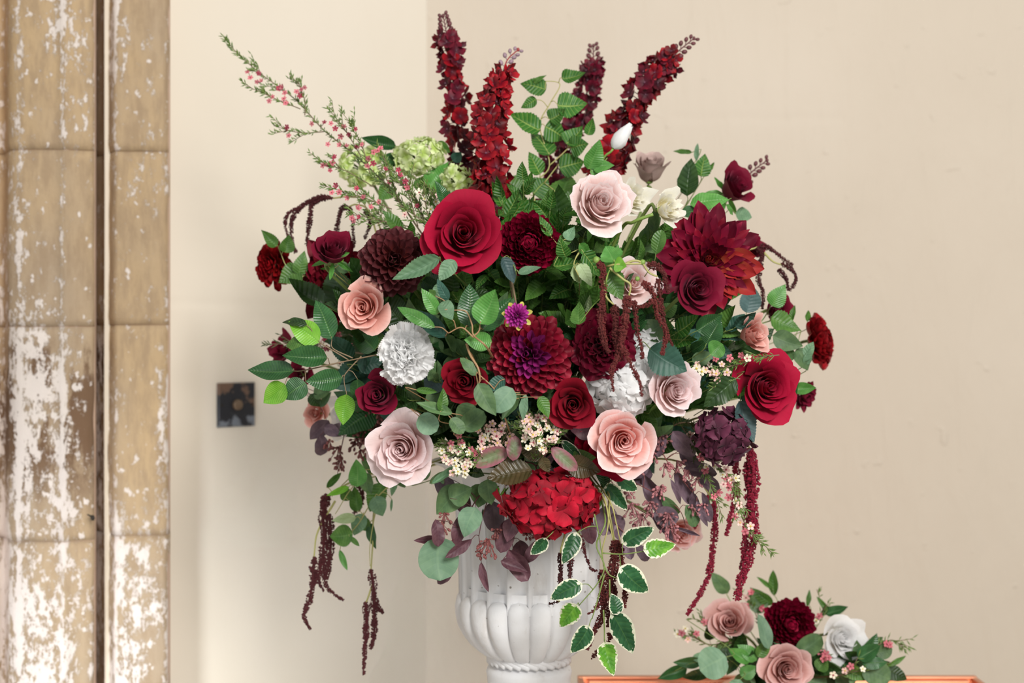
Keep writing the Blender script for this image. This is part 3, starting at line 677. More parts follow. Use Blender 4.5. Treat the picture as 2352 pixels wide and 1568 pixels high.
def wax_mesh(mat, eye, var):
    k = (mat, eye, var)
    if k in _wx: return _wx[k]
    parts = []; cup = .5 if var == 2 else .12
    for i in range(5):
        a = i*1.2566
        def fn(U, V):
            w = np.interp(V, [0, .4, .75, 1], [.16, .34, .36, .12]); return U*w, .25+V*.72, cup*V*1.2-.1*U*U
        v, f, uv = grid(3, 4, fn); parts.append(xf((v, f, uv, 0), Matrix.Rotation(a, 4, 'Z')))
    v, f, _ = lathe([(.10, -.55), (.26, -.3), (.36, 0), (.34, .06), (.2, .0)], 8); parts.append((v, f, None, 0))
    v, f, _ = ball((0, 0, .04), .26, (1, 1, .45), 4, 7); parts.append((v, f, None, 1))
    j = join(parts); _wx[k] = make_mesh('blossom', j[0], j[1], None, [M[mat], M[eye]], midx=j[3]); return _wx[k]
def waxflower(label, stems, blossoms, seed=0, needles=1.0, mats=('waxpink',), nmat='needle', group=None, stem_mat='twig', size=9, nlen=20, name='waxflower_sprig', side=5):
    """stems: list of px paths; blossoms: (px,py) list or (count, region)"""
    rs = random.Random(seed); S = [catmull([P(*p) for p in st], 8) for st in stems]; s = sc(stems[0][0][2])
    root = thing(name, S[0][0], label, 'waxflower', group); tb = []; nd = []; tips = []
    for si, q in enumerate(S):
        tb.append(tube(q, (2.2 if si == 0 else 1.4)*s, .8*s, 5)); L = sum((q[i+1]-q[i]).length for i in range(len(q)-1))
        nn = int(L/s/3.6*needles)
        def leafl(p, dr, ln):
            w = Vector((0, -1, 0)).cross(dr).normalized()*s*1.4; m_ = p+dr*ln*.55; nd.append((np.array([tuple(p), tuple(m_+w), tuple(p+dr*ln), tuple(m_-w), tuple(m_-Vector((0, .0008, 0)))]), [(0, 1, 4), (1, 2, 4), (2, 3, 4), (3, 0, 4)], None))
        for k in range(nn):
            i = rs.uniform(.08, .999)*(len(q)-1); p = q[int(i)].lerp(q[int(i)+1], i-int(i)); ax = (q[int(i)+1]-q[int(i)]).normalized()
            rd = Vector((rs.uniform(-1, 1), rs.uniform(-1, .6), rs.uniform(-1, 1))); rd = (rd-ax*rd.dot(ax)).normalized()
            leafl(p, (ax*rs.uniform(.6, 1.3)+rd*.8).normalized(), nlen*s*rs.uniform(.6, 1.1))
        for k in range(side if si == 0 or len(S) < 3 else side//2):       # side twiglets
            i = rs.uniform(.15, .9)*(len(q)-1); p = q[int(i)].lerp(q[int(i)+1], i-int(i)); ax = (q[int(i)+1]-q[int(i)]).normalized()
            rd = Vector((rs.uniform(-1, 1), rs.uniform(-.6, .4), rs.uniform(-1, 1))); rd = (rd-ax*rd.dot(ax)).normalized()
            e = p+(ax*.9+rd*.55).normalized()*rs.uniform(25, 50)*s; tb.append(tube([p, p.lerp(e, .5)+ax*2*s, e], 1.0*s, .6*s, 4)); tips.append(e)
            for j in range(int(9*needles)+1): leafl(p.lerp(e, rs.uniform(.15, 1)), (ax+Vector((rs.uniform(-.8, .8), rs.uniform(-.8, .3), rs.uniform(-.8, .8)))).normalized(), nlen*s*rs.uniform(.6, 1))
    allp = [p for q in S for p in q]+tips
    for b in blossoms:
        px, py = b[:2]; q = min(allp, key=lambda p: (P(px, py, p.y)-p).length)
        pos = P(px, py, q.y-rs.uniform(4, 12)*s); dr = Vector((rs.uniform(-.6, .6), -1, rs.uniform(-.3, .7))).normalized()
        mt = b[2] if len(b) > 2 else rs.choice(mats); z = size*s*rs.uniform(.85, 1.15)
        obj('blossom', wax_mesh(mt, 'waxeye' if mt in ('waxwhite', 'waxblush') and rs.random() < .7 else 'waxeyered', rs.randrange(3)), root, Matrix.Translation(pos-root.location) @ face_matrix(dr, rs.uniform(0, 6)) @ Matrix.Diagonal((z, z, z, 1)))
        if (q-pos).length > z*.5: tb.append(tube([q, pos-dr*z*.4], .9*s, .8*s, 4))
    part_world('stem', tb, root, M[stem_mat])
    if nd: part_world('needle_leaves', nd, root, M[nmat], stuff=True)
    return root
OCT = np.array([(1, 0, 0), (-1, 0, 0), (0, 1, 0), (0, -1, 0), (0, 0, 1), (0, 0, -1)], dtype=float)
OF = [(0, 2, 4), (2, 1, 4), (1, 3, 4), (3, 0, 4), (2, 0, 5), (1, 2, 5), (3, 1, 5), (0, 3, 5)]
def amaranth(label, strands, mat, stems=(), seed=0, stem_mat='vine', grain=3.2, group=None, density=1.0, flare=1.0):
    """strands: (path of (px,py,y), start half-width px, end half-width px)"""
    rs = np.random.RandomState(seed+3); first = (stems[0] if stems else strands[0][0])[0]
    root = thing('amaranth_tassels', P(*first), label, 'amaranth', group)
    for path, r0, r1 in strands:
        S = catmull([P(*p) for p in path], 10); s = sc(path[0][2]); L = sum((S[i+1]-S[i]).length for i in range(len(S)-1))/s
        parts = [tube(S, r0*s*.45, r1*s*.4, 6)]; n = int(L*(r0+r1)/grain**2*2.1*density); V = []; Fc = []
        for k in range(n):
            u = rs.uniform(0, 1); i = u*(len(S)-1)*.9999; p = S[int(i)].lerp(S[int(i)+1], i-int(i)); ax = (S[int(i)+1]-S[int(i)]).normalized()
            prof = min(1, .45+u*6)*(1+.22*math.sin(u*L/9)); r = (r0+(r1-r0)*u)*s*prof*.92
            rd = Vector(rs.normal(size=3)); rd = (rd-ax*rd.dot(ax)).normalized(); q = p+rd*r*rs.uniform(.7, 1.05)
            g = grain*1.05*s*rs.uniform(.6, 1.1)*(.6+.4*(1-u)); e = OCT*g*rs.uniform(.7, 1.2, 3)
            a = rs.uniform(0, 3); ca, sa = math.cos(a), math.sin(a); e = e@np.array(((ca, 0, sa), (0, 1, 0), (-sa, 0, ca)))
            if flare: e[4 if rd.z > 0 else 5] += np.array(rd)*g*.8*flare
            V.append(e+np.array(q)); Fc += [tuple(x+len(V)*6-6 for x in f) for f in OF]
        parts.append((np.concatenate(V), Fc, None)); o = part_world('tassel', parts, root, M[mat])
        for pl_ in o.data.polygons: pl_.use_smooth = False
    if stems: part_world('stem', [tube(catmull([P(*p) for p in st], 7), 2.6*sc(), 1.8*sc()) for st in stems], root, M[stem_mat])
    return root
def seeds(root, spots, mat='berry', seed=0, stem='winestem'):
    rs = random.Random(seed+1)
    for (px, py, y, rr, n) in spots:
        c = P(px, py, y); s = sc(y); parts = []; hub = c+Vector((rs.uniform(-.4, .4)*rr*s, .004, rr*s*.9))
        for k in range(n):
            q = c+Vector((rs.uniform(-1, 1), rs.uniform(-.6, .6), rs.uniform(-1, 1)))*rr*s; dv = (q-hub).normalized()
            b = ball((0, 0, 0), 3.1*s*rs.uniform(.8, 1.15), (1, 1, 1.5), 4, 6); parts.append(xf(b, Matrix.Translation(q) @ face_matrix(dv)))
            parts.append(tube([q, q.lerp(hub, .5)+Vector((0, 0, -.001)), hub], .8*s, .9*s, 4))
        part_world('seed_cluster', parts, root, M[mat])
# ------------------------------------------------------------------ the bouquet: roses
def ys(px, py, o=0.0): return ysurf(px, py)+o
rose(1063, 537, ys(1063, 537, -.03), 90, (.10, -1, .12), 'crimson', 'largest bright crimson velvet rose, wide open at the upper left of the bouquet', n=24, ruffle=.05, seed=3, sepals=True)
rose(1757, 888, ys(1757, 888, -.03), 77, (.28, -1, .06), 'crimson', 'bright crimson velvet rose open at the far right edge of the bouquet', n=26, seed=5, sepals=True)
rose(1600, 664, ys(1600, 664, -.075), 62, (.25, -1, .12), 'darkrose', 'wine velvet rose in front of the large orange-streaked dahlia', n=20, seed=8, openv=.85, core=.07)
rose(1316, 928, ys(1316, 928, -.02), 62, (.0, -1, .0), 'redrose', 'dark red velvet rose directly below the purple-hearted dahlia', n=22, seed=2, openv=.8, aspect=.86)
rose(1070, 874, ys(1070, 874, .0), 62, (-.3, -1, -.25), 'redrose', 'tall narrow red rose half covered by leaves left of the purple-hearted dahlia', n=20, seed=4, openv=.8, aspect=.72)
rose(868, 907, ys(868, 907, -.02), 52, (-.1, -1, .1), 'darkrose', 'small deep burgundy rose below the white carnation', n=18, seed=6, openv=.78, sepals=True)
rose(1688, 430, .02, 58, (.55, -.75, .45), 'darkrose', 'wine red rose turned away at the upper right edge of the bouquet', n=18, seed=9, openv=.55, sepals=True, aspect=.9)
rose(1395, 1030, ys(1395, 1030, .035), 68, (.0, -1, -.1), 'crimson', 'crimson rose mostly hidden behind the soft pink rose', n=18, seed=12)
rose(1785, 716, .0, 42, (.5, -1, .1), 'darkrose', 'wine rose hidden behind veined green leaves at the right edge', n=16, seed=14, openv=.7)
rose(1722, 572, .02, 44, (.6, -.9, .3), 'darkrose', 'wine rose peeping out behind the right side of the orange-streaked dahlia', n=16, seed=15, openv=.8)
rose(766, 575, ys(766, 575, -.01), 54, (.1, -.75, .6), 'darkrose', 'wine rose resting on the dark pointed dahlia at the left', n=16, seed=16, openv=.6, sepals=True)
rose(1378, 468, ys(1378, 468, -.04), 76, (.28, -1, .30), 'palepink', 'pale blush rose with ragged outer petals near the top of the bouquet', n=26, seed=21, ragged=1, openv=.85, core=.05, sepals=True)
rose(1495, 387, .04, 56, (.1, -.55, .9), 'taupe', 'taupe pink rose out of focus behind the creamy blooms', n=16, seed=22, openv=.5)
rose(836, 706, ys(836, 706, -.005), 58, (-.18, -1, .0), 'salmon', 'dusty salmon rose below the brown burgundy ball dahlia', n=20, seed=23)
rose(1727, 769, ys(1727, 769, .0), 49, (.6, -.9, .12), 'salmon', 'light salmon rosebud above the crimson rose at the right', n=15, seed=24, openv=.55, ruffle=.09)
rose(1549, 897, ys(1549, 897, -.03), 65, (.32, -1, .08), 'mauve', 'pale mauve rose right of the white hydrangea', n=24, seed=25, openv=.75, ragged=.6)
rose(924, 1031, ys(924, 1031, -.03), 76, (-.15, -1, -.02), 'mauve', 'large pale mauve rose at the lower left of the bouquet', n=28, seed=26, ragged=.6, openv=1.0)
rose(1432, 1011, ys(1432, 1011, -.03), 71, (.05, -1, -.02), 'pink', 'soft pink rose below the white hydrangea', n=26, seed=27, sepals=True)
rose(1452, 650, ys(1452, 650, .02), 57, (.2, -1, .15), 'palepink', 'pink rose veiled by hanging dark red tassels', n=18, seed=28, ruffle=.08)
rose(1563, 1226, -.02, 46, (.3, -1, -.2), 'pink', 'pink rose low on the right behind lilac seeded leaves', n=18, seed=29, openv=.8, ragged=.6)
rose(725, 948, .05, 32, (-.4, -1, .1), 'salmon', 'small salmon rose out of focus at the lower left edge', n=14, seed=30)
rose(790, 950, .03, 58, (-.2, -1, -.3), 'white', 'white rose out of focus behind the lime leaf at the lower left', n=16, seed=31, openv=.9, aspect=.7, ruffle=.1)
phyllo(1385, 792, ys(1385, 792, .0), 76, (.05, -1, .05), 'ruffled burgundy peony behind the longest hanging tassels', 64, 'ruff', 'peony', name='peony', cat='peony', thmax=1.75, lens=(.45, 1.0), wid=(.45, .85), lean=(.15, -.08), jit=.14, seed=33)
rose(1645, 738, .04, 36, (.1, -1, .1), 'white', 'white rose deep behind leaves above the light salmon rosebud', n=14, seed=34)
rose(650, 806, .06, 44, (-.7, -.8, .25), 'darkrose', 'wine flower with loose pointed petals at the left edge behind glossy leaves', n=9, seed=36, openv=1.1, ruffle=.12, name='lily', cat='flower')
rose(690, 860, .06, 32, (-.1, -1, .0), 'darkrose', 'wine flower out of focus between glossy leaves at the left edge', n=9, seed=37, openv=1.1, ruffle=.12, name='lily', cat='flower')
rose(1532, 478, ys(1532, 478, -.045), 47, (.6, -.9, .12), 'cream', 'creamy ruffled lisianthus on a bent green stem at the upper right', n=16, seed=40, openv=.7, ruffle=.13, ragged=1.5, name='lisianthus', cat='flower')
rose(1453, 456, ys(1453, 456, .02), 48, (.5, -1, .1), 'cream', 'creamy ruffled lisianthus tucked behind the pale blush rose', n=16, seed=41, openv=.8, ruffle=.13, ragged=1.5, name='lisianthus', cat='flower')
# white bud
def bud(label, b, t, w, y, mat, petals=5, stempath=None):
    B = P(*b, y); T = P(*t, y); s = sc(y); root = thing('rosebud', B, label, 'flower bud'); L = (T-B).length; ax = (T-B).normalized()
    FM = face_matrix(ax)
    for k in range(petals):
        def fn(U, V):
            r = w*s*np.interp(V, [0, .15, .45, .8, 1], [.25, .8, 1, .72, .40])*(1+.13*U)*(1+.02*k); a = U*1.5
            return r*np.cos(a), r*np.sin(a), L*V*(1-.16*U*U-.03*k)
        v, f, uv = grid(9, 10, fn); obj('petal', make_mesh('petal', v, f, uv, [M[mat]]), root, FM @ Matrix.Rotation(k*2.4, 4, 'Z'))
    for k in range(4):
        a = k*1.57+.4; e = FM.to_3x3() @ Vector((math.cos(a), math.sin(a), 0)); add_leaf(root, B-ax*3*s, B+(e*.9+ax*1.1)*17*s, 5*s, 'lance', 'ficuslime', tilt=.4).name = 'sepal'
    if stempath: part_world('stem', [tube(catmull([P(*p) for p in stempath], 7), 3*s, 2.6*s)], root, M['calyx'])
    return root
bud('closed white rosebud standing up in front of the right red flower spike', (1408, 340), (1451, 283), 16, -.06, 'white', stempath=[(1215, 1120, 0), (1300, 700, -.02), (1372, 400, -.05), (1408, 342, -.06)])
bud('white rosebud tip poking up left of the red hydrangea', (1150, 1134), (1160, 1094), 7, -.21, 'white', petals=3, stempath=[(1215, 1120, 0), (1170, 1140, -.12), (1150, 1134, -.21)])
sp_ = thing('flower_stem', P(1430, 528, -.21), 'thick pale green stem bending up to the creamy lisianthus', 'stem')
part_world('stem', [tube(catmull([P(1215, 1120, 0), P(1330, 760, -.1), P(1420, 540, -.19), P(1455, 510, -.23), P(1500, 492, -.24)], 7), .0022, .002)], sp_, M['calyx'])
# dahlias
phyllo(1217, 815, ys(1217, 815, .0), 93, (-.12, -1, .05), 'wine ball dahlia with a magenta heart in the middle of the bouquet', 118,
       'spoon', lambda t, p, r: 'dahlia_mid' if t < .33 and r.random() < .85 else 'dahlia', thmax=1.75, lens=(.48, .98), wid=(.17, .37), lean=(.05, -.05), seed=1)
phyllo(905, 600, ys(905, 600, .0), 75, (.05, -1, .05), 'brown burgundy ball dahlia left of the largest crimson rose', 88,
       'spoon', 'brown', thmax=1.8, lens=(.62, 1.0), wid=(.26, .42), lean=(.1, -.05), seed=2)
phyllo(1625, 598, ys(1625, 598, .03), 120, (.05, -1, .1), 'large spiky wine dahlia streaked with orange at the right', 130,
       lambda t: 'point' if t < .85 else 'broad', lambda t, p, r: 'spikyorange' if (t < .10 or -1.2 < math.atan2(math.sin(p), math.cos(p)) < .3 and r.random() < .6) else 'dahlia' if r.random() < .35 else 'spiky',
       thmax=1.5, lens=(.22, 1.04), wid=(.3, .66), lean=(.05, .10), seed=3, jit=.12, power=.62, flat=.25, roll=0)
phyllo(770, 640, .0, 96, (-.15, -1, .0), 'dark red pointed dahlia out of focus at the left, under a wine rose', 76,
       lambda t: 'point' if t < .3 else 'broad', 'darkdahlia', thmax=1.7, lens=(.35, 1.1), wid=(.5, .95), seed=4, aspect=.68, jit=.12, power=.6)
phyllo(632, 608, .05, 54, (-.35, -1, .0), 'small dark red dahlia at the far left edge of the bouquet', 60, 'spoon', 'reddahlia', thmax=1.7, lens=(.6, 1.0), wid=(.35, .5), seed=5, aspect=.75)
phyllo(1868, 786, .06, 62, (.85, -.5, .15), 'red dahlia seen from the side at the far right edge', 60, 'spoon', 'reddahlia', thmax=1.6, lens=(.5, 1.0), wid=(.4, .6), seed=6, aspect=1.0)
phyllo(1838, 905, .06, 40, (.6, -.8, -.3), 'small dark red flower behind the crimson rose at the right edge', 26, 'broad', 'darkrose', thmax=1.4, lens=(.5, 1.0), wid=(.7, .9), seed=7)
phyllo(1213, 560, ys(1213, 560, .01), 72, (.0, -1, .0), 'dark red chrysanthemum right of the largest crimson rose', 190, 'mum', lambda t, p, r: 'mum', name='chrysanthemum', cat='chrysanthemum',
       thmax=2.0, lens=(.62, .98), wid=(.8, 1.15), lean=(.25, -.10), seed=8, jit=.08)
phyllo(934, 815, ys(934, 815, -.02), 65, (-.05, -1, .1), 'white carnation with toothed petals at the left', 46, 'carn', 'white', name='carnation', cat='carnation',
       thmax=1.6, lens=(.6, 1.0), wid=(.7, .9), lean=(.15, -.05), seed=9, jit=.12, aspect=.92)
# magenta bud with yellow sepals
mb = phyllo(1188, 725, ys(1188, 725, -.05), 29, (-.1, -1, .1), 'small magenta bud with yellow-green sepals above the magenta-hearted dahlia', 46, 'spoon', 'magenta', name='dahlia_bud', cat='flower bud',
       thmax=1.7, lens=(.75, .95), wid=(.22, .34), lean=(.2, .1), seed=10, stem=False)
c0 = mb.location.copy(); s = sc(c0.y)
for k in range(7):
    a = k*.9+.3; B = c0+Vector((math.cos(a)*16, 8, math.sin(a)*16))*s; T = c0+Vector((math.cos(a)*37, 2+6*math.sin(k*2), math.sin(a)*35))*s
    add_leaf(mb, B, T, 13*s, 'oval', 'yellow').name = 'sepal'
part_world('stem', [tube(catmull([c0, P(1184, 690, c0.y+.03), P(1172, 640, c0.y+.08), P(1200, 900, 0)], 6), 2.5*s, 3*s)], mb, M['twig'])
# hydrangeas
hydrangea(1262, 1153, -.20, 116, 80, 'bright red hydrangea hanging over the rim of the urn', 'redhyd', n=52, fs=.36, d=(0, -1, -.1), seed=1, pointed=False)
hydrangea(1424, 880, ys(1424, 880, .02), 84, 84, 'white hydrangea below the hanging red tassels', 'white', n=40, fs=.44, seed=2)
hydrangea(1660, 1002, ys(1660, 1002, -.01), 70, 66, 'plum hydrangea below the crimson rose at the right', 'plum', n=36, fs=.42, seed=3)
hydrangea(965, 362, .02, 60, 50, 'lime white hydrangea at the top left beside a glossy dark leaf', 'lime', n=40, fs=.32, seed=4)
hydrangea(1050, 412, .0, 42, 38, 'smaller lime hydrangea between the green hydrangea and the red flower spike', 'lime', n=24, fs=.36, seed=5)
hydrangea(835, 382, .06, 62, 50, 'lime hydrangea out of focus behind the waxflower spray', 'lime', n=34, fs=.34, seed=6)
hydrangea(1480, 800, ys(1480, 800, .05), 46, 60, 'white hydrangea deep between the peony and teal leaf', 'white', n=24, fs=.4, seed=7)
# flower spikes
delphinium([(1090, 480, .06), (1062, 380, .06), (1046, 250, .06), (1036, 140, .06), (1026, 80, .06), (1018, 36, .06)], 'dark red flower spike, leftmost and tallest of the upright spikes', (30, 24, .80), 60, 'spikedark', 'spike', 9, seed=1, fsize=25)
delphinium([(1140, 500, -.05), (1130, 430, -.05), (1127, 330, -.04), (1130, 250, -.03), (1150, 190, -.02), (1164, 140, -.01), (1190, 114, 0)], 'bright red flower spike in front, topped with lilac-grey buds', (44, 22, .74), 86, 'spike', 'spike', 9, seed=2, fsize=29, budcol='lilac', budmat='redstem', tipc='redstem')
delphinium([(1262, 480, .12), (1285, 360, .12), (1330, 270, .12), (1354, 190, .12), (1362, 150, .12), (1363, 105, .12)], 'dark red flower spike behind the veined green leaves', (28, 20, .82), 60, 'peony', 'spikedark', 7, seed=3, fsize=23)
delphinium([(1380, 400, .04), (1408, 340, .04), (1455, 250, .04), (1510, 170, .04), (1550, 125, .04), (1594, 88, .04)], 'red flower spike leaning right behind the white rosebud', (38, 26, .78), 88, 'spike', 'spikedark', 9, seed=4, fsize=26)
delphinium([(1660, 470, .08), (1700, 430, .08), (1722, 400, .08), (1740, 384, .08), (1762, 368, .08)], 'short dark spike tip with buds behind the wine rose at the upper right', (8, 6, .3), 4, 'spikedark', 'spikedark', 10, seed=5, fsize=10)
# ------------------------------------------------------------------ waxflower
rs_ = random.Random(4)
LB = [(568, 165), (575, 178), (594, 168), (590, 188), (600, 186), (640, 203), (648, 200), (654, 213), (652, 226), (618, 232), (626, 222), (656, 236), (681, 210), (692, 205), (700, 201), (689, 220), (716, 284), (659, 292), (663, 311), (745, 280), (760, 283), (770, 295), (790, 290), (801, 309), (783, 313), (817, 296), (753, 331), (780, 333), (796, 335), (820, 336), (831, 331), (768, 360), (741, 380), (752, 378), (763, 375), (758, 391), (846, 364), (844, 381), (857, 375), (762, 442), (779, 441), (772, 426), (798, 454), (819, 432), (852, 476), (870, 463), (822, 478), (886, 387), (858, 349), (868, 345), (874, 340), (915, 390), (920, 401), (931, 416), (958, 472), (936, 430), (825, 498), (812, 506), (834, 452), (895, 418), (808, 500)]
waxflower('long feathery waxflower spray reaching out to the upper left with pink buds',
          [[(985, 560, -.10), (900, 440, -.06), (820, 360, -.03), (745, 300, .0), (680, 230, .02), (600, 170, .03), (545, 122, .03), (514, 84, .03)],
           [(745, 302, 0), (700, 305, 0), (665, 300, 0), (628, 288, 0)], [(690, 250, 0), (640, 230, 0), (600, 212, 0), (564, 197, 0)], [(700, 265, .01), (700, 230, .01), (684, 186, .01)],
           [(830, 360, -.03), (800, 310, -.03), (775, 275, -.03), (752, 248, -.03)], [(850, 400, -.05), (830, 330, -.05), (812, 300, -.05), (806, 276, -.05)],
           [(860, 430, -.05), (800, 395, -.05), (760, 380, -.05), (733, 370, -.05)], [(900, 480, -.08), (840, 455, -.08), (790, 440, -.08), (740, 425, -.08)], [(940, 520, -.09), (890, 510, -.09), (850, 500, -.09), (795, 490, -.09)],
           [(930, 500, -.08), (905, 430, -.08), (890, 380, -.08), (865, 330, -.08)], [(960, 520, -.1), (940, 450, -.1), (925, 420, -.1), (900, 385, -.1)], [(985, 540, -.1), (965, 480, -.1), (945, 440, -.1), (935, 400, -.1)]],
          LB, seed=2, mats=('waxdeep', 'waxpink', 'waxpink'), size=7.2, needles=1.25, side=6, nlen=17)
waxflower('spray of cream starry waxflower beside the largest crimson rose', [[(1010, 560, -.12), (985, 500, -.12), (975, 460, -.12), (958, 420, -.12)], [(1000, 520, -.12), (960, 500, -.12), (920, 470, -.12)], [(990, 510, -.12), (1000, 470, -.12), (1000, 440, -.12)], [(1000, 540, -.1), (930, 470, -.08), (890, 430, -.06), (850, 400, -.05)], [(980, 560, -.1), (900, 500, -.08), (860, 460, -.06), (810, 420, -.05)], [(990, 540, -.1), (940, 440, -.08), (900, 400, -.06), (880, 360, -.05)], [(1000, 550, -.1), (900, 520, -.08), (850, 490, -.06), (830, 450, -.05)]],
          [(989, 480, 'waxwhite'), (975, 457, 'waxwhite'), (963, 442, 'waxwhite'), (930, 492, 'waxblush'), (1001, 463, 'waxwhite'), (968, 500, 'waxwhite'), (1006, 448, 'waxblush'), (940, 470, 'waxwhite')], seed=3, size=9, needles=1.3)
def cluster(cx, cy, rx, ry, n, seed):
    r = random.Random(seed); out = []
    for k in range(n):
        a = k*2.39996; q = math.sqrt((k+.5)/n); out.append((cx+rx*q*math.cos(a)+r.uniform(-5, 5), cy+ry*q*math.sin(a)+r.uniform(-5, 5)))
    return out
fy = ys(1080, 1050, -.02)
waxflower('waxflower cluster of cream and coral stars right of the large mauve rose', [[(1150, 1060, fy+.08), (1100, 1050, fy), (1050, 1040, fy), (1010, 1030, fy)], [(1120, 1060, fy), (1080, 1070, fy), (1050, 1080, fy)], [(1110, 1050, fy), (1080, 1030, fy), (1050, 1010, fy)]],
          [(p[0], p[1], 'waxwhite') for p in cluster(1052, 1052, 40, 34, 13, 1)]+[(p[0], p[1], 'waxblush') for p in cluster(1050, 1055, 42, 36, 8, 2)]+[(1036, 1018, 'waxpink'), (1059, 1017, 'waxpink'), (1054, 1000, 'waxpink'), (1082, 1032, 'waxpink'), (1090, 1040, 'waxpink'), (1068, 1090, 'waxwhite'), (1052, 1083, 'waxwhite'), (1075, 1060, 'waxblush')],
          seed=5, size=9.5, nmat='needle', needles=1.2)
fy = ys(1240, 1000, -.02)
waxflower('waxflower cluster of cream stars in front of the gap below the central dahlia', [[(1240, 1080, fy+.08), (1240, 1030, fy), (1235, 990, fy), (1228, 955, fy)], [(1240, 1040, fy), (1270, 1010, fy), (1285, 995, fy)], [(1240, 1030, fy), (1210, 1000, fy), (1200, 985, fy)], [(1240, 1000, fy), (1265, 970, fy), (1262, 940, fy)]],
          [(p[0], p[1], 'waxwhite') for p in cluster(1232, 995, 38, 38, 15, 3)]+[(p[0], p[1], 'waxblush') for p in cluster(1236, 992, 42, 42, 13, 4)]+[(1280, 990, 'waxblush'), (1272, 1008, 'waxblush'), (1236, 958, 'waxblush'), (1215, 958, 'waxblush')],
          seed=6, size=9.5, nmat='needle', needles=1.3)
fy = ys(1130, 1000, .01)
waxflower('dimmer waxflower cluster between the two bright waxflower clusters', [[(1170, 1060, fy+.06), (1140, 1030, fy), (1120, 1000, fy), (1110, 970, fy)], [(1140, 1030, fy), (1160, 1010, fy), (1165, 990, fy)]],
          [(p[0], p[1], 'waxblush') for p in cluster(1135, 1005, 42, 32, 16, 7)]+[(1122, 990, 'waxwhite'), (1140, 1000, 'waxwhite'), (1115, 1005, 'waxwhite'), (1100, 1030, 'waxwhite')], seed=7, size=10, nmat='olive_needle')
fy = ys(1660, 850, -.02)
waxflower('waxflower sprig of coral stars lying between the mauve and the crimson roses at the right', [[(1720, 830, fy+.02), (1680, 840, fy), (1640, 850, fy), (1600, 860, fy)], [(1700, 870, fy), (1660, 865, fy), (1640, 880, fy)], [(1790, 815, fy), (1740, 820, fy), (1700, 835, fy)]],
          [(1644, 824, 'waxpink'), (1676, 822, 'waxpink'), (1703, 816, 'waxpink'), (1716, 823, 'waxwhite'), (1630, 838, 'waxwhite'), (1600, 846, 'waxwhite'), (1612, 853, 'waxwhite'), (1621, 849, 'waxblush'), (1590, 858, 'waxwhite'), (1645, 858, 'waxblush'), (1648, 872, 'waxblush'), (1636, 856, 'waxblush'), (1658, 836, 'waxblush'), (1601, 838, 'waxblush'), (1670, 855, 'waxblush')], seed=8, size=9.5, needles=1.2)
rw = random.Random(9)
hang = [(1622, 1020), (1610, 1050), (1632, 1048), (1612, 1028), (1645, 1058), (1622, 1072), (1620, 1080), (1650, 1056), (1668, 1078), (1665, 1095), (1680, 1102), (1672, 1112), (1690, 1098), (1662, 1112), (1675, 1120), (1650, 1130), (1674, 1142), (1690, 1150), (1640, 1140), (1698, 1160), (1694, 1180), (1688, 1185), (1724, 1208), (1712, 1220), (1700, 1200), (1660, 1090), (1640, 1070)]
waxflower('hanging waxflower spray below the plum hydrangea', [[(1590, 980, -.1), (1640, 1060, -.14), (1680, 1120, -.14), (1710, 1200, -.13), (1740, 1235, -.12), (1772, 1268, -.12)], [(1620, 1010, -.13), (1610, 1060, -.14), (1640, 1130, -.14), (1660, 1190, -.14)], [(1650, 1070, -.14), (1690, 1110, -.14), (1700, 1170, -.14)]],
          [(a, b, rw.choice(['waxwhite', 'waxblush', 'waxpink'])) for a, b in hang], seed=10, size=9, needles=1.0)
waxflower('brownish waxflower sprig with pink buds at the left behind glossy leaves', [[(900, 820, -.04), (820, 810, -.03), (740, 800, -.01), (700, 790, .0), (606, 790, .01)], [(860, 815, -.03), (820, 780, -.03), (790, 760, -.02)], [(800, 812, -.03), (790, 850, -.02), (760, 880, -.02)]],
          [(805, 794, 'waxpink'), (778, 768, 'waxpink'), (745, 778, 'waxdeep'), (798, 828, 'waxblush'), (735, 788, 'waxblush'), (810, 840, 'waxblush'), (780, 835, 'waxwhite'), (750, 800, 'waxpink')], seed=11, nmat='olive_needle', size=8, needles=.9)
waxflower('dark needle sprig in the gap left of the plum hydrangea', [[(1540, 980, -.12), (1570, 970, -.14), (1610, 980, -.14), (1630, 1010, -.14)], [(1560, 970, -.13), (1580, 1000, -.13), (1600, 1020, -.13)]], [(1585, 998, 'waxblush')], seed=12, nmat='olive_needle', needles=2)
# ------------------------------------------------------------------ amaranth
Y0 = .03
amaranth('arching dark amaranth tassels at the upper left edge', [([(765, 455, Y0), (730, 452, Y0), (690, 475, Y0), (662, 490, Y0), (655, 515, Y0), (662, 545, Y0)], 4, 3), ([(755, 454, Y0), (710, 462, Y0), (678, 490, Y0), (668, 520, Y0), (672, 560, Y0), (680, 580, Y0)], 6, 4), ([(735, 455, Y0), (716, 470, Y0), (712, 505, Y0), (708, 530, Y0), (704, 565, Y0)], 6, 4)], 'amdark', [[(900, 600, .0), (850, 470, .02), (805, 452, Y0), (765, 455, Y0)]], seed=1, grain=2.6)
amaranth('dark amaranth tassels behind the wine rose at the upper left', [([(800, 475, Y0), (785, 480, Y0), (776, 510, Y0), (772, 550, Y0)], 6, 4), ([(803, 475, Y0), (808, 500, Y0), (812, 545, Y0), (812, 570, Y0)], 4, 3), ([(838, 480, Y0), (850, 510, Y0), (838, 550, Y0)], 5, 3)], 'amdark', [[(880, 600, .0), (850, 490, .02), (820, 470, Y0), (800, 475, Y0)]], seed=2, grain=2.6)
fy = ys(1450, 700, -.075)
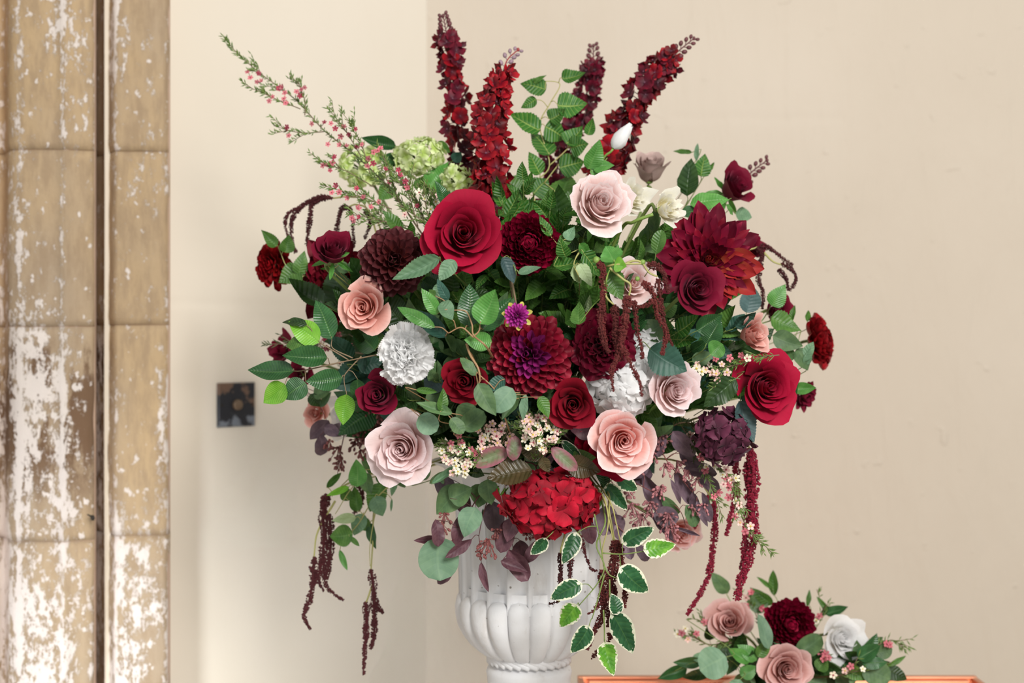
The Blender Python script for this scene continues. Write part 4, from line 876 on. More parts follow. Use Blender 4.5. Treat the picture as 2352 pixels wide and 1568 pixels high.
amaranth('long dark red amaranth tassels hanging in front of the pink rose and the peony',
         [([(1374, 600, fy), (1386, 625, fy), (1384, 690, fy), (1386, 760, fy), (1392, 800, fy), (1404, 850, fy)][:5], 8, 6), ([(1384, 690, fy-.005), (1378, 740, fy-.005), (1388, 790, fy-.005), (1400, 810, fy-.005)], 8, 3),
          ([(1442, 680, fy-.01), (1438, 720, fy-.01), (1430, 770, fy-.01), (1420, 820, fy-.01), (1405, 850, fy-.01), (1409, 900, fy-.01)], 10, 4), ([(1412, 700, fy), (1414, 740, fy), (1416, 790, fy), (1425, 830, fy)], 9, 8),
          ([(1425, 790, fy-.015), (1442, 820, fy-.015), (1455, 850, fy-.015), (1470, 880, fy-.015), (1474, 910, fy-.015)], 7, 3), ([(1456, 690, fy), (1460, 720, fy), (1464, 760, fy), (1474, 800, fy), (1474, 825, fy)], 7, 3),
          ([(1486, 608, fy), (1510, 612, fy), (1525, 630, fy), (1530, 655, fy), (1536, 672, fy)], 9, 4), ([(1475, 648, fy), (1495, 665, fy), (1508, 700, fy), (1512, 730, fy), (1530, 760, fy), (1524, 800, fy), (1520, 815, fy)], 9, 4), ([(1512, 640, fy+.005), (1516, 680, fy+.005), (1522, 720, fy+.005), (1530, 760, fy+.005), (1545, 795, fy+.005)], 8, 3), ([(1500, 690, fy-.003), (1485, 700, fy-.003), (1462, 705, fy-.003)], 5, 4)],
         'amred', [[(1370, 800, .0), (1385, 640, fy+.06), (1400, 610, fy), (1480, 605, fy)], [(1400, 615, fy), (1430, 640, fy), (1448, 655, fy), (1442, 690, fy)], [(1412, 620, fy), (1450, 600, fy), (1474, 603, fy), (1490, 625, fy), (1510, 635, fy)], [(1386, 640, fy), (1392, 680, fy), (1410, 700, fy)]], seed=3, grain=3.2, stem_mat='vine')
amaranth('dark amaranth tassels looping out at the right edge', [([(1738, 568, .0), (1750, 585, .0), (1742, 640, .0), (1752, 670, .0), (1750, 710, .0)], 7, 4), ([(1745, 565, .0), (1770, 572, .0), (1800, 595, .0), (1822, 608, .0)], 6, 3), ([(1795, 605, .0), (1820, 620, .0), (1828, 645, .0), (1812, 668, .0)], 5, 3), ([(1788, 618, .0), (1806, 640, .0), (1810, 668, .0)], 6, 4)], 'amdark', [[(1650, 700, .0), (1700, 590, .0), (1740, 567, .0)], [(1755, 580, .0), (1775, 600, .0), (1796, 608, .0)]], seed=4, grain=2.6)
amaranth('dark amaranth tassels hanging at the lower left edge', [([(752, 1135, .0), (742, 1180, .0), (744, 1240, .0), (735, 1310, .0), (718, 1345, 0)], 10, 6), ([(757, 1180, .0), (760, 1240, .0), (756, 1290, .0), (748, 1330, .0)], 8, 6), ([(722, 1278, .0), (718, 1330, .0), (710, 1380, .0), (698, 1410, .0), (704, 1430, .0), (714, 1446, .0)], 8, 2.5), ([(744, 1260, .0), (744, 1320, .0), (752, 1350, .0), (775, 1370, .0), (790, 1378, .0)], 6, 2), ([(722, 1310, .0), (735, 1340, .0), (744, 1358, .0)], 5, 2)], 'amdark', [[(1000, 1060, .0), (880, 1080, .0), (800, 1110, .0), (752, 1140, .0)], [(770, 1150, .0), (730, 1220, .0), (721, 1280, .0)]], seed=5)
amaranth('dark amaranth tassels hanging lowest at the left, tip near the picture bottom', [([(852, 1308, .0), (858, 1350, .0), (862, 1385, .0), (874, 1400, .0), (880, 1408, .0)], 9, 3), ([(858, 1360, .0), (860, 1420, .0), (858, 1465, .0), (850, 1490, .0)], 9, 3), ([(840, 1382, .0), (841, 1440, .0), (838, 1490, .0), (835, 1550, .0)], 8, 2.5)], 'amdark', [[(1020, 1060, .0), (900, 1100, .0), (862, 1160, .0), (856, 1250, .0), (852, 1310, .0)], [(856, 1340, .0), (846, 1370, .0), (840, 1385, .0)]], seed=6)
amaranth('dark amaranth strand curling behind the lower left foliage', [([(822, 1115, .03), (832, 1140, .03), (826, 1165, .03), (812, 1180, .03)], 6, 3)], 'amdark', [[(960, 1060, .0), (860, 1080, .02), (822, 1115, .03)]], seed=12)
y = -.10
amaranth('thick crimson amaranth rope hanging at the right', [([(1722, 1030, y), (1732, 1090, y), (1728, 1170, y), (1734, 1220, y), (1718, 1290, y), (1702, 1330, y), (1692, 1378, y)], 13, 9), ([(1715, 1060, y+.01), (1720, 1150, y+.01), (1712, 1240, y+.01), (1706, 1310, y+.01)], 10, 7)], 'amcrimson', [[(1400, 1060, .0), (1600, 960, -.06), (1700, 990, y), (1722, 1030, y)]], seed=7, grain=3.8, flare=.7)
y = -.06
amaranth('thin crimson amaranth strands hanging left of the thick crimson rope', [([(1690, 1060, y), (1692, 1120, y), (1680, 1180, y), (1668, 1230, y)], 8, 5), ([(1640, 1150, y), (1642, 1200, y), (1636, 1270, y), (1628, 1320, y), (1610, 1360, y), (1592, 1390, y), (1577, 1412, y)], 8, 4), ([(1640, 1110, y+.02), (1620, 1160, y+.02), (1595, 1215, y+.02)], 6, 3)], 'amcrimson', [[(1400, 1060, .0), (1580, 1000, -.06), (1660, 1030, y), (1690, 1060, y)], [(1400, 1060, .0), (1560, 1060, y), (1640, 1150, y)]], seed=8, grain=3.4, flare=.7)
fy = -.20
amaranth('dark brown-red amaranth bundle hanging among variegated leaves in front of the urn',
         [([(1415, 1240, fy), (1412, 1280, fy), (1404, 1330, fy), (1392, 1380, fy), (1380, 1420, fy), (1360, 1460, fy), (1348, 1492, fy)], 13, 4), ([(1422, 1245, fy+.005), (1430, 1300, fy+.005), (1436, 1350, fy+.005), (1434, 1395, fy+.005)], 8, 4), ([(1385, 1310, fy), (1384, 1350, fy), (1380, 1390, fy)], 9, 8), ([(1398, 1340, fy+.005), (1412, 1360, fy+.005), (1400, 1400, fy+.005), (1396, 1440, fy+.005)], 8, 4),
          ([(1376, 1385, fy), (1364, 1402, fy), (1350, 1410, fy)], 4, 1.5), ([(1403, 1455, fy), (1396, 1475, fy)], 5, 3), ([(1375, 1495, fy), (1366, 1504, fy), (1358, 1512, fy)], 4, 1.5)], 'amred', [[(1262, 1110, -.05), (1385, 1120, -.15), (1400, 1180, fy), (1412, 1245, fy)]], seed=9)
amaranth('short dark amaranth strands hanging in front of the urn neck', [([(1334, 1230, -.19), (1340, 1260, -.19), (1350, 1290, -.19), (1360, 1308, -.19), (1372, 1310, -.19)], 5, 1.5), ([(1287, 1270, -.18), (1288, 1310, -.18), (1285, 1342, -.18)], 6, 5), ([(1310, 1270, -.18), (1309, 1300, -.18), (1310, 1328, -.18)], 6, 6), ([(1284, 1380, -.18), (1275, 1383, -.18), (1261, 1386, -.18)], 3, 1.5)], 'amdark', [[(1240, 1130, -.05), (1300, 1190, -.15), (1334, 1230, -.19)], [(1240, 1130, -.05), (1295, 1200, -.16), (1287, 1270, -.18)], [(1285, 1340, -.18), (1287, 1365, -.18), (1284, 1382, -.18)]], seed=10)
# ------------------------------------------------------------------ foliage sprays placed one by one
fy = ys(700, 820, -.05)
spray('ficus_branch', 'glossy ficus branch with dark and lime leaves sticking out at the left', [[(950, 800, -.10), (880, 812, fy), (800, 828, fy), (750, 838, fy)], [(800, 826, fy), (740, 790, fy), (728, 783, fy)], [(810, 822, fy), (765, 800, fy), (762, 778, fy)], [(790, 830, fy), (700, 850, fy), (672, 852, fy)], [(830, 818, fy), (800, 850, fy), (790, 870, fy), (798, 915, fy)]], [
    ('ficus', 'ficuslime', 733, 786, 662, 738, 55), ('ficus', 'ficus', 762, 779, 724, 688, 52), ('ficus', 'ficus', 752, 822, 648, 818, 50), ('ficus', 'ficus', 675, 852, 570, 851, 50),
    ('ficus', 'ficus', 787, 868, 702, 876, 50), ('ficus', 'ficuslime', 655, 882, 606, 925, 52), ('ficus', 'ficus', 704, 880, 650, 916, 54), ('ficus', 'ficuslime', 796, 905, 788, 975, 46), ('ficus', 'dark', 705, 745, 646, 738, 22), ('ficus', 'mid', 700, 790, 655, 792, 34),
    ('ficus', 'ficus', 822, 870, 815, 920, 34)], 'branch', stem_mat='twig')
fy = ys(1080, 740, -.05)
spray('ficus_branch', 'ficus branch with one bright leaf and curling tan tendrils left of the magenta bud', [[(1150, 860, -.15), (1120, 800, fy), (1088, 770, fy), (1084, 745, fy), (1070, 715, fy), (1040, 712, fy)], [(1088, 772, fy), (1100, 760, fy), (1103, 742, fy)], [(1088, 775, fy), (1060, 752, fy), (1030, 765, fy)]], [
    ('ficus', 'fresh', 1103, 744, 1140, 664, 62), ('spoon', 'sage', 1040, 735, 1012, 695, 40, .0), ('ficus', 'fresh', 1005, 722, 968, 662, 32), ('ficus', 'ficus', 1075, 752, 1078, 650, 58, .02, fy+.02), ('ficus', 'ficus', 1108, 760, 1176, 684, 46, .01, fy+.015), ('ficus', 'fresh', 1130, 785, 1066, 780, 44, 0, fy+.01),
    ('lance', 'fresh', 1000, 752, 912, 704, 30), ('ficus', 'teal', 1025, 775, 950, 712, 40, .02, fy+.02), ('ficus', 'mid', 1000, 680, 985, 664, 14), ('ficus', 'teal', 1030, 690, 1003, 640, 24, 0, fy)], 'branch', stem_mat='tendril', r=2.4)
fy = ys(1260, 1350, -.0)-.22
V = fy
spray('variegated_branch', 'trailing variegated branch with cream-edged leaves hanging in front of the urn', [[(1380, 1140, -.16), (1390, 1200, V), (1370, 1250, V), (1388, 1300, V), (1372, 1340, V), (1330, 1390, V)], [(1365, 1180, V), (1376, 1230, V), (1384, 1285, V)], [(1388, 1300, V), (1400, 1320, V), (1425, 1330, V)], [(1384, 1270, V), (1430, 1272, V), (1478, 1266, V)], [(1388, 1320, V), (1372, 1380, V), (1360, 1420, V)], [(1386, 1400, V), (1388, 1440, V), (1388, 1472, V)], [(1400, 1330, V), (1402, 1390, V), (1412, 1415, V)]], [
    ('edged', 'varieg', 1428, 1248, 1504, 1212, 44), ('ivy', 'varieglime', 1478, 1264, 1554, 1250, 42), ('edged', 'varieg', 1424, 1300, 1490, 1362, 58), ('edged', 'varieg', 1404, 1404, 1452, 1500, 56), ('edged', 'varieg', 1418, 1412, 1405, 1362, 36),
    ('ivy', 'varieglime', 1389, 1474, 1409, 1552, 44), ('edged', 'varieg', 1354, 1436, 1310, 1500, 48), ('ivy', 'varieglime', 1326, 1388, 1285, 1440, 46), ('edged', 'varieg', 1338, 1340, 1262, 1376, 44), ('edged', 'varieg', 1326, 1222, 1290, 1296, 40),
    ('edged', 'varieg', 1415, 1090, 1466, 1128, 36), ('edged', 'varieg', 1388, 1110, 1440, 1172, 36), ('edged', 'varieg', 1256, 1235, 1218, 1272, 34), ('ficus', 'ficus', 1382, 1060, 1386, 1120, 40), ('ficus', 'fresh', 1372, 1125, 1366, 1180, 26)], 'branch', stem_mat='stem', r=2.2)
# birch-like leaves at the top centre
y = .02
spray('birch_branch', 'tall branch of toothed veined leaves rising between the red flower spikes', [[(1250, 700, -.05), (1240, 520, .0), (1225, 430, y), (1262, 380, y), (1240, 290, y), (1262, 240, y), (1285, 200, y), (1278, 188, y), (1240, 186, y)], [(1262, 380, y), (1300, 345, y), (1330, 310, y)], [(1250, 420, y), (1290, 370, y), (1320, 350, y)]], [
    ('nettle', 'nettle', 1254, 206, 1194, 190, 44), ('nettle', 'nettle', 1232, 228, 1196, 248, 26), ('nettle', 'nettle', 1290, 180, 1346, 168, 32), ('nettle', 'mid', 1226, 190, 1256, 172, 12), ('nettle', 'nettle', 1280, 242, 1350, 238, 58), ('nettle', 'nettle', 1262, 275, 1300, 250, 40),
    ('nettle', 'nettle', 1240, 300, 1168, 262, 48), ('nettle', 'nettle', 1252, 290, 1300, 320, 54), ('nettle', 'nettle', 1262, 356, 1220, 300, 56), ('nettle', 'nettle', 1240, 400, 1215, 348, 44), ('nettle', 'nettle', 1300, 330, 1340, 290, 44), ('nettle', 'nettle', 1310, 340, 1352, 330, 48), ('nettle', 'nettle', 1350, 310, 1362, 270, 24), ('nettle', 'nettle', 1285, 385, 1345, 370, 52),
    ('nettle', 'mid', 1195, 450, 1150, 405, 66), ('nettle', 'nettle', 1225, 445, 1260, 410, 56), ('nettle', 'mid', 1290, 460, 1310, 400, 74), ('nettle', 'nettle', 1190, 440, 1205, 385, 34), ('nettle', 'mid', 1220, 500, 1170, 450, 60), ('nettle', 'dark', 1240, 480, 1300, 500, 70), ('nettle', 'mid', 1310, 470, 1350, 430, 50)], 'branch', stem_mat='vine', r=2)
fy = -.05
spray('rosebud_leaves', 'two pale fresh green leaves under the closed white rosebud', [[(1300, 620, -.02), (1350, 430, fy), (1375, 390, fy), (1395, 362, fy)]], [('ficus', 'fresh', 1350, 388, 1378, 320, 44), ('nettle', 'fresh', 1362, 385, 1412, 378, 34, 0), ('ficus', 'fresh', 1355, 395, 1398, 400, 36)], 'leaves', stem_mat='calyx')
spray('rose_leaves', 'pale grey-green toothed leaves under the largest crimson rose', [[(1120, 700, -.1), (1040, 625, ys(1000, 620, -.03)), (1012, 600, ys(1000, 620, -.035))], [(1150, 700, -.1), (1185, 640, ys(1170, 620, -.04)), (1172, 590, ys(1170, 620, -.04))]], [('rose', 'sage', 1010, 592, 902, 644, 40, 0), ('rose', 'sage', 1045, 598, 1008, 645, 36), ('rose', 'blue', 1155, 590, 1178, 652, 34, 0, ys(1170, 620, -.05)), ('ficus', 'sage', 1190, 628, 1244, 614, 20, 0, ys(1220, 620, -.06)), ('rose', 'sage', 1010, 650, 1000, 690, 22)], 'leaves')
y = -.23
spray('ivy_trail', 'curly ivy trail with pale turned leaves right of the chrysanthemum', [[(1330, 700, -.1), (1330, 640, y), (1318, 605, y), (1334, 572, y), (1310, 580, y), (1290, 570, y), (1262, 540, y)], [(1334, 572, y), (1322, 592, y), (1316, 615, y)]], [('nettle', 'nettle', 1264, 542, 1238, 494, 24), ('ivy', 'pale', 1318, 608, 1332, 650, 36), ('ivy', 'pale', 1330, 606, 1360, 658, 30), ('nettle', 'nettle', 1300, 590, 1284, 545, 34), ('nettle', 'mid', 1290, 560, 1322, 530, 28), ('nettle', 'nettle', 1340, 580, 1380, 640, 40, .02), ('nettle', 'nettle', 1270, 610, 1330, 600, 36, .03), ('ivy', 'fresh', 1330, 560, 1355, 590, 24, .02), ('nettle', 'sage', 1300, 550, 1320, 520, 26)], 'ivy', stem_mat='vine', r=1.6)
y = ys(1410, 600, -.085)
spray('ivy_sprig', 'bright green ivy leaves at the top of the hanging red tassels', [[(1400, 760, -.1), (1392, 660, y), (1400, 620, y), (1412, 600, y)]], [('ivy', 'fresh', 1410, 602, 1392, 568, 52), ('nettle', 'ficuslime', 1412, 604, 1440, 612, 34), ('nettle', 'mid', 1402, 625, 1430, 690, 50, 0, y+.012), ('nettle', 'fresh', 1402, 640, 1420, 560, 40, 0, y+.02), ('ivy', 'pale', 1352, 720, 1356, 676, 18), ('nettle', 'mid', 1330, 745, 1330, 690, 36, .02, y+.02)], 'ivy', stem_mat='calyx')
tbud = part_world('bud', [ball(P(1370, 597, y), 9*sc(y)), ball(P(1476, 602, y), 7*sc(y)), ball(P(1464, 640, y), 6*sc(y))], bpy.data.objects['ivy_sprig'], M['calyx'])
spray('broad_leaves', 'smooth green leaves in front of the wine rose at the upper right', [[(1500, 700, -.05), (1560, 560, -.07), (1610, 490, -.08), (1680, 455, -.08)], [(1500, 640, -.1), (1510, 590, -.16)]], [('ficus', 'fresh', 1585, 470, 1676, 455, 46, 0, -.1), ('ficus', 'ficus', 1600, 485, 1560, 492, 30, 0, -.1), ('ficus', 'fresh', 1668, 470, 1684, 494, 16), ('oval', 'mid', 1506, 584, 1520, 527, 34, 0, -.25), ('ficus', 'dark', 1578, 450, 1586, 362, 50, 0, .0), ('nettle', 'nettle', 1610, 405, 1620, 352, 40, 0, .02), ('rose', 'sage', 1690, 490, 1728, 498, 36, 0, .02), ('lance', 'mid', 1590, 350, 1545, 348, 12, 0, .06), ('lance', 'sage', 1600, 370, 1602, 328, 12, 0, .06), ('lance', 'mid', 1625, 395, 1640, 372, 10, 0, .06), ('ficus', 'mid', 1560, 430, 1600, 390, 40, 0, .03)], 'leaves')
y = -.02
spray('birch_branch', 'toothed veined leaves in front of the hidden wine rose at the right edge', [[(1640, 800, -.06), (1740, 745, y), (1772, 700, y)], [(1740, 745, y), (1790, 735, y), (1840, 760, y)]], [('nettle', 'fresh', 1773, 702, 1805, 652, 42, 0, y-.03), ('nettle', 'mid', 1772, 728, 1840, 760, 48, 0, y-.03), ('rose', 'blue', 1715, 718, 1728, 655, 50, 0, y-.04), ('ficus', 'eucamid', 1775, 770, 1845, 795, 46, 0, y-.04), ('ficus', 'eucamid', 1820, 800, 1790, 835, 40, 0, y-.03), ('ficus', 'eucamid', 1830, 800, 1858, 850, 44, 0, y-.03), ('rose', 'mid', 1815, 740, 1826, 700, 14), ('lance', 'mid', 1854, 738, 1856, 712, 14, 0, .05), ('lance', 'sage', 1846, 830, 1868, 784, 26, 0, y-.03), ('ficus', 'sage', 1850, 838, 1860, 800, 20, 0, -.05)], 'leaves')
spray('rose_leaves', 'bright narrow rose leaves behind the crimson rose at the far right', [[(1700, 900, -.08), (1790, 905, -.05), (1825, 890, -.06)]], [('lance', 'ficus', 1816, 935, 1832, 850, 22, 0, -.14), ('ficus', 'fresh', 1822, 892, 1874, 890, 28, 0, -.05), ('lance', 'ficuslime', 1828, 880, 1832, 848, 10, 0, -.14), ('ficus', 'fresh', 1776, 945, 1814, 940, 30, 0, -.08), ('rose', 'blue', 1700, 920, 1730, 1018, 54, 0, ys(1720, 960, -.03)), ('lance', 'mid', 1772, 960, 1782, 972, 8, 0, -.05)], 'leaves')
spray('rose_leaves', 'dark teal rose leaf above the mauve rose, with darker leaves around it', [[(1420, 960, -.05), (1500, 870, -.12), (1560, 850, -.15), (1620, 780, -.12)]], [('rose', 'teal', 1492, 800, 1578, 852, 74, 0, ys(1530, 820, -.04)), ('rose', 'dark', 1690, 870, 1616, 935, 56, 0, ys(1640, 900, -.02)), ('ficus', 'ficus', 1622, 790, 1655, 732, 50, 0, ys(1630, 760, -.02)), ('ficus', 'ficus', 1600, 760, 1658, 722, 48, 0, ys(1630, 740, -.02)), ('oval', 'fresh', 1632, 814, 1660, 790, 44, 0, ys(1640, 800, -.04)), ('ficus', 'eucamid', 1480, 770, 1528, 740, 60, 0, -.2), ('ficus', 'ficus', 1500, 760, 1560, 770, 50, 0, -.17), ('ficus', 'eucamid', 1590, 830, 1640, 810, 34, 0, -.2), ('ficus', 'mid', 1520, 720, 1556, 700, 36, 0, -.2), ('edged', 'varieg', 1470, 770, 1500, 800, 30, 0, -.15)], 'leaves')
spray('glossy_leaf', 'single glossy dark leaf beside the lime white hydrangea', [[(1000, 560, 0), (930, 420, .02), (908, 340, .02)]], [('ficus', 'ficus', 910, 338, 830, 318, 32, 0, .03), ('ficus', 'ficus', 915, 375, 870, 360, 36, 0, .03), ('nettle', 'fresh', 985, 430, 1032, 372, 46, 0, .01), ('nettle', 'mid', 960, 440, 990, 400, 40, 0, .02), ('ficus', 'teal', 1040, 370, 1060, 350, 26, 0, .03), ('ficus', 'mid', 1000, 330, 1035, 350, 26, 0, .04), ('nettle', 'mid', 900, 430, 870, 460, 40, 0, .04)], 'leaves')
spray('birch_branch', 'toothed green leaves around the small dahlia at the far left edge', [[(820, 680, -.02), (720, 640, .0), (665, 620, .02), (640, 570, .02)]], [('nettle', 'mid', 635, 566, 600, 528, 26, 0, .01), ('nettle', 'mid', 655, 580, 664, 538, 34, 0, .01), ('nettle', 'mid', 690, 620, 640, 650, 50, 0, -.01), ('nettle', 'mid', 685, 630, 700, 575, 34, 0, -.01), ('nettle', 'mid', 690, 640, 680, 660, 40, 0, -.01), ('ficus', 'eucamid', 800, 625, 765, 600, 28, 0, -.1), ('ficus', 'eucamid', 800, 618, 830, 600, 26, 0, -.1), ('ficus', 'mid', 815, 640, 810, 665, 28, 0, -.08), ('lance', 'fresh', 770, 615, 735, 618, 8, 0, -.12), ('lance', 'ficuslime', 775, 605, 790, 595, 9, 0, -.13)], 'leaves', stem_mat='vine')
spray('broad_leaves', 'dark broad leaves between the salmon rose and the white carnation', [[(960, 820, -.08), (890, 760, -.16), (862, 740, -.18)]], [('ficus', 'dark', 920, 740, 860, 670, 70, 0, -.17), ('ficus', 'ficus', 862, 805, 808, 760, 54, 0, -.15), ('ficus', 'dark', 900, 730, 905, 660, 60, 0, -.15), ('ficus', 'mid', 870, 800, 870, 760, 40, 0, -.14), ('ficus', 'teal', 820, 838, 880, 830, 44, 0, -.13), ('lance', 'blue', 1010, 860, 980, 905, 50, 0, -.2)], 'leaves')
# eucalyptus around the lower middle
y = ys(1130, 900, -.03)
spray('eucalyptus_branch', 'silver green eucalyptus branch with round leaves below the central dahlia', [[(1200, 1080, -.1), (1160, 960, y+.02), (1140, 900, y), (1096, 855, y), (1070, 820, y+.01)]], [('oval', 'eucamid', 1092, 862, 1058, 820, 26, 0, y-.03), ('ficus', 'eucamid', 1098, 880, 1140, 955, 44, 0, y-.03), ('round', 'euca', 1178, 892, 1135, 945, 52, -.01, y-.02), ('ficus', 'teal', 1160, 870, 1115, 895, 34, 0, y), ('lance', 'eucamid', 1195, 900, 1155, 965, 30, 0, y), ('lance', 'euca', 1208, 905, 1200, 965, 22, 0, y), ('round', 'eucamid', 1090, 930, 1060, 975, 56, .01, y+.02), ('round', 'eucamid', 1060, 985, 1110, 945, 48, .01, y+.01), ('round', 'euca', 962, 955, 1004, 990, 50, 0, ys(980, 970, -.03)), ('round', 'eucamid', 1035, 960, 1065, 995, 34, 0, y), ('lance', 'eucamid', 1040, 950, 955, 925, 26, 0, y), ('ficus', 'mid', 1012, 945, 1018, 890, 26, 0, y), ('lance', 'mid', 955, 895, 1005, 900, 16, 0, y), ('rose', 'nettle' if 0 else 'mid', 1240, 910, 1260, 960, 30, 0, y)], 'eucalyptus', stem_mat='tendril')
spray('twig_curl', 'tan woody twig curling down between the narrow red rose and the central dahlia', [[(1072, 790, -.28), (1080, 815, -.29), (1098, 845, -.295), (1102, 870, -.295), (1098, 885, -.29)]], [('ficus', 'dark', 1090, 830, 1130, 815, 34, .02, -.27), ('ficus', 'ficus', 1090, 850, 1150, 835, 36, .03, -.26)], 'twig', stem_mat='tendril', r=3)
spray('pink_green_leaves', 'greenish pink and bronze leaves above the red hydrangea', [[(1230, 1110, -.1), (1230, 1070, -.19), (1200, 1060, -.21), (1160, 1060, -.21)], [(1230, 1070, -.19), (1260, 1050, -.2), (1280, 1030, -.21)]], [('oval', 'pinkleaf', 1170, 1035, 1086, 1068, 42, 0, -.235), ('oval', 'pinkleaf', 1178, 1058, 1184, 1000, 34, 0, -.245), ('oval', 'pinkleaf', 1266, 1028, 1326, 1080, 36, 0, -.245), ('rose', 'bronze', 1222, 1080, 1118, 1100, 62, 0, -.24), ('rose', 'bronze', 1250, 1050, 1190, 1030, 34, 0, -.23), ('rose', 'bronze', 1300, 1060, 1380, 1082, 50, 0, -.22), ('rose', 'bronze', 1245, 1050, 1262, 1085, 26, 0, -.245), ('ficus', 'mid', 1300, 1050, 1370, 1050, 40, 0, -.2), ('lance', 'varieg', 1290, 1010, 1340, 1060, 26, 0, -.2)], 'leaves', stem_mat='winestem')
spray('sage_sprig', 'narrow light green leaves under the waxflower cluster at the lower left', [[(1150, 1090, -.08), (1080, 1085, -.19), (1020, 1090, -.2)]], [('lance', 'sage', 990, 1112, 1062, 1066, 18, 0, -.22), ('lance', 'eucamid', 986, 1110, 1030, 1080, 18, 0, -.2), ('oval', 'eucamid', 960, 1100, 985, 1070, 30, 0, -.14), ('lance', 'sage', 1020, 1110, 1010, 1100, 8, 0, -.21)], 'leaves')
# eucalyptus hanging over the urn, left
y = -.16
e1 = spray('eucalyptus_branch', 'eucalyptus branch with green and wine leaves hanging over the left of the urn', [[(1180, 1110, -.08), (1110, 1130, y), (1070, 1190, y), (1040, 1240, y), (1000, 1250, y)], [(1130, 1120, y), (1110, 1180, y), (1100, 1230, y)], [(1160, 1120, y), (1170, 1200, y), (1180, 1270, y)]], [
    ('round', 'euca', 1010, 1232, 1010, 1332, 92, 0, y-.02), ('ficus', 'eucamid', 1032, 1145, 1085, 1120, 54, 0, y-.01), ('ficus', 'eucamid', 1060, 1120, 1002, 1182, 60, 0, y), ('ficus', 'euca', 1094, 1165, 1064, 1234, 56, 0, y-.015), ('ficus', 'wineleaf', 1010, 1240, 950, 1242, 20, 0, y), ('oval', 'wineleaf', 1000, 1192, 1008, 1256, 32, 0, y-.03), ('lance', 'wineleaf', 1084, 1238, 1022, 1280, 26, 0, y-.03), ('ficus', 'purple', 1030, 1095, 1018, 1150, 50, 0, y+.01), ('lance', 'wineleaf', 1062, 1180, 1044, 1262, 32, 0, y), ('oval', 'wineleaf', 1040, 1305, 1004, 1340, 28, .0, y+.01), ('ficus', 'eucamid', 1110, 1110, 1098, 1165, 54, 0, y), ('ficus', 'eucamid', 1120, 1100, 1128, 1160, 46, 0, y-.02),
    ('lance', 'wineleaf', 1105, 1290, 1122, 1360, 20, 0, y-.02), ('oval', 'wineleaf', 1170, 1190, 1150, 1270, 44, 0, y-.02), ('ficus', 'wineleaf', 1185, 1190, 1164, 1245, 40, 0, y-.03), ('oval', 'wineleaf', 1168, 1262, 1214, 1332, 46, 0, y-.02), ('ficus', 'wineleaf', 1150, 1288, 1212, 1314, 26, 0, y-.03), ('oval', 'purple', 1132, 1150, 1140, 1225, 48, 0, y+.01), ('lance', 'wineleaf', 1195, 1240, 1205, 1290, 40, 0, y), ('oval', 'wineleaf', 1206, 1292, 1250, 1240, 32, 0, y-.02), ('oval', 'wineleaf', 1070, 1180, 1060, 1130, 36, .01, y+.02)], 'eucalyptus', stem_mat='winestem', r=1.7)
seeds(e1, [(1024, 1192, y-.02, 16, 14), (1020, 1215, y-.02, 12, 10), (1118, 1258, y-.03, 22, 26), (1106, 1275, y-.03, 12, 10), (1140, 1225, y-.03, 12, 10), (1214, 1232, y-.03, 14, 12)], 'berry', 3)
# purple seeded eucalyptus, lower right
y = -.12
e2 = spray('seeded_eucalyptus', 'lilac seeded eucalyptus hanging at the lower right of the bouquet', [[(1400, 1080, -.05), (1500, 1030, y), (1540, 1070, y), (1590, 1130, y), (1620, 1180, y)], [(1420, 1090, -.08), (1500, 1130, y), (1560, 1170, y), (1580, 1230, y)], [(1400, 1100, -.08), (1440, 1150, y), (1500, 1190, y), (1550, 1230, y)], [(1400, 1110, -.08), (1400, 1180, y), (1440, 1230, y)]], [
    ('oval', 'purple', 1520, 985, 1510, 1050, 34), ('oval', 'purple', 1545, 990, 1596, 1048, 42), ('oval', 'purple', 1552, 1080, 1590, 1152, 34), ('oval', 'purple', 1570, 1075, 1645, 1090, 36), ('oval', 'purple', 1605, 1090, 1650, 1135, 36), ('oval', 'purple', 1480, 1090, 1520, 1170, 40), ('oval', 'purple', 1590, 1130, 1608, 1185, 26), ('oval', 'purple', 1612, 1130, 1632, 1200, 24), ('oval', 'purple', 1500, 1180, 1560, 1190, 46), ('lance', 'purple', 1492, 1180, 1550, 1246, 22), ('lance', 'purple', 1540, 1100, 1565, 1160, 14),
    ('lance', 'purple', 1548, 1212, 1608, 1232, 10), ('oval', 'purple', 1480, 1040, 1460, 1100, 42), ('oval', 'purple', 1440, 1090, 1500, 1090, 44), ('oval', 'purple', 1400, 1160, 1385, 1230, 56), ('oval', 'purple', 1440, 1230, 1450, 1285, 30), ('oval', 'eucamid', 1520, 1140, 1560, 1180, 26), ('oval', 'eucamid', 1575, 1160, 1600, 1210, 34), ('ficus', 'purple', 1410, 1180, 1420, 1240, 40), ('oval', 'purple', 1600, 1020, 1640, 1060, 30), ('lance', 'purple', 1600, 1150, 1625, 1210, 18), ('oval', 'wineleaf', 1345, 1190, 1360, 1250, 34), ('oval', 'purple', 1460, 1250, 1490, 1290, 26), ('oval', 'purple', 1560, 1040, 1610, 1070, 28)], 'eucalyptus', stem_mat='berry', r=1.6)
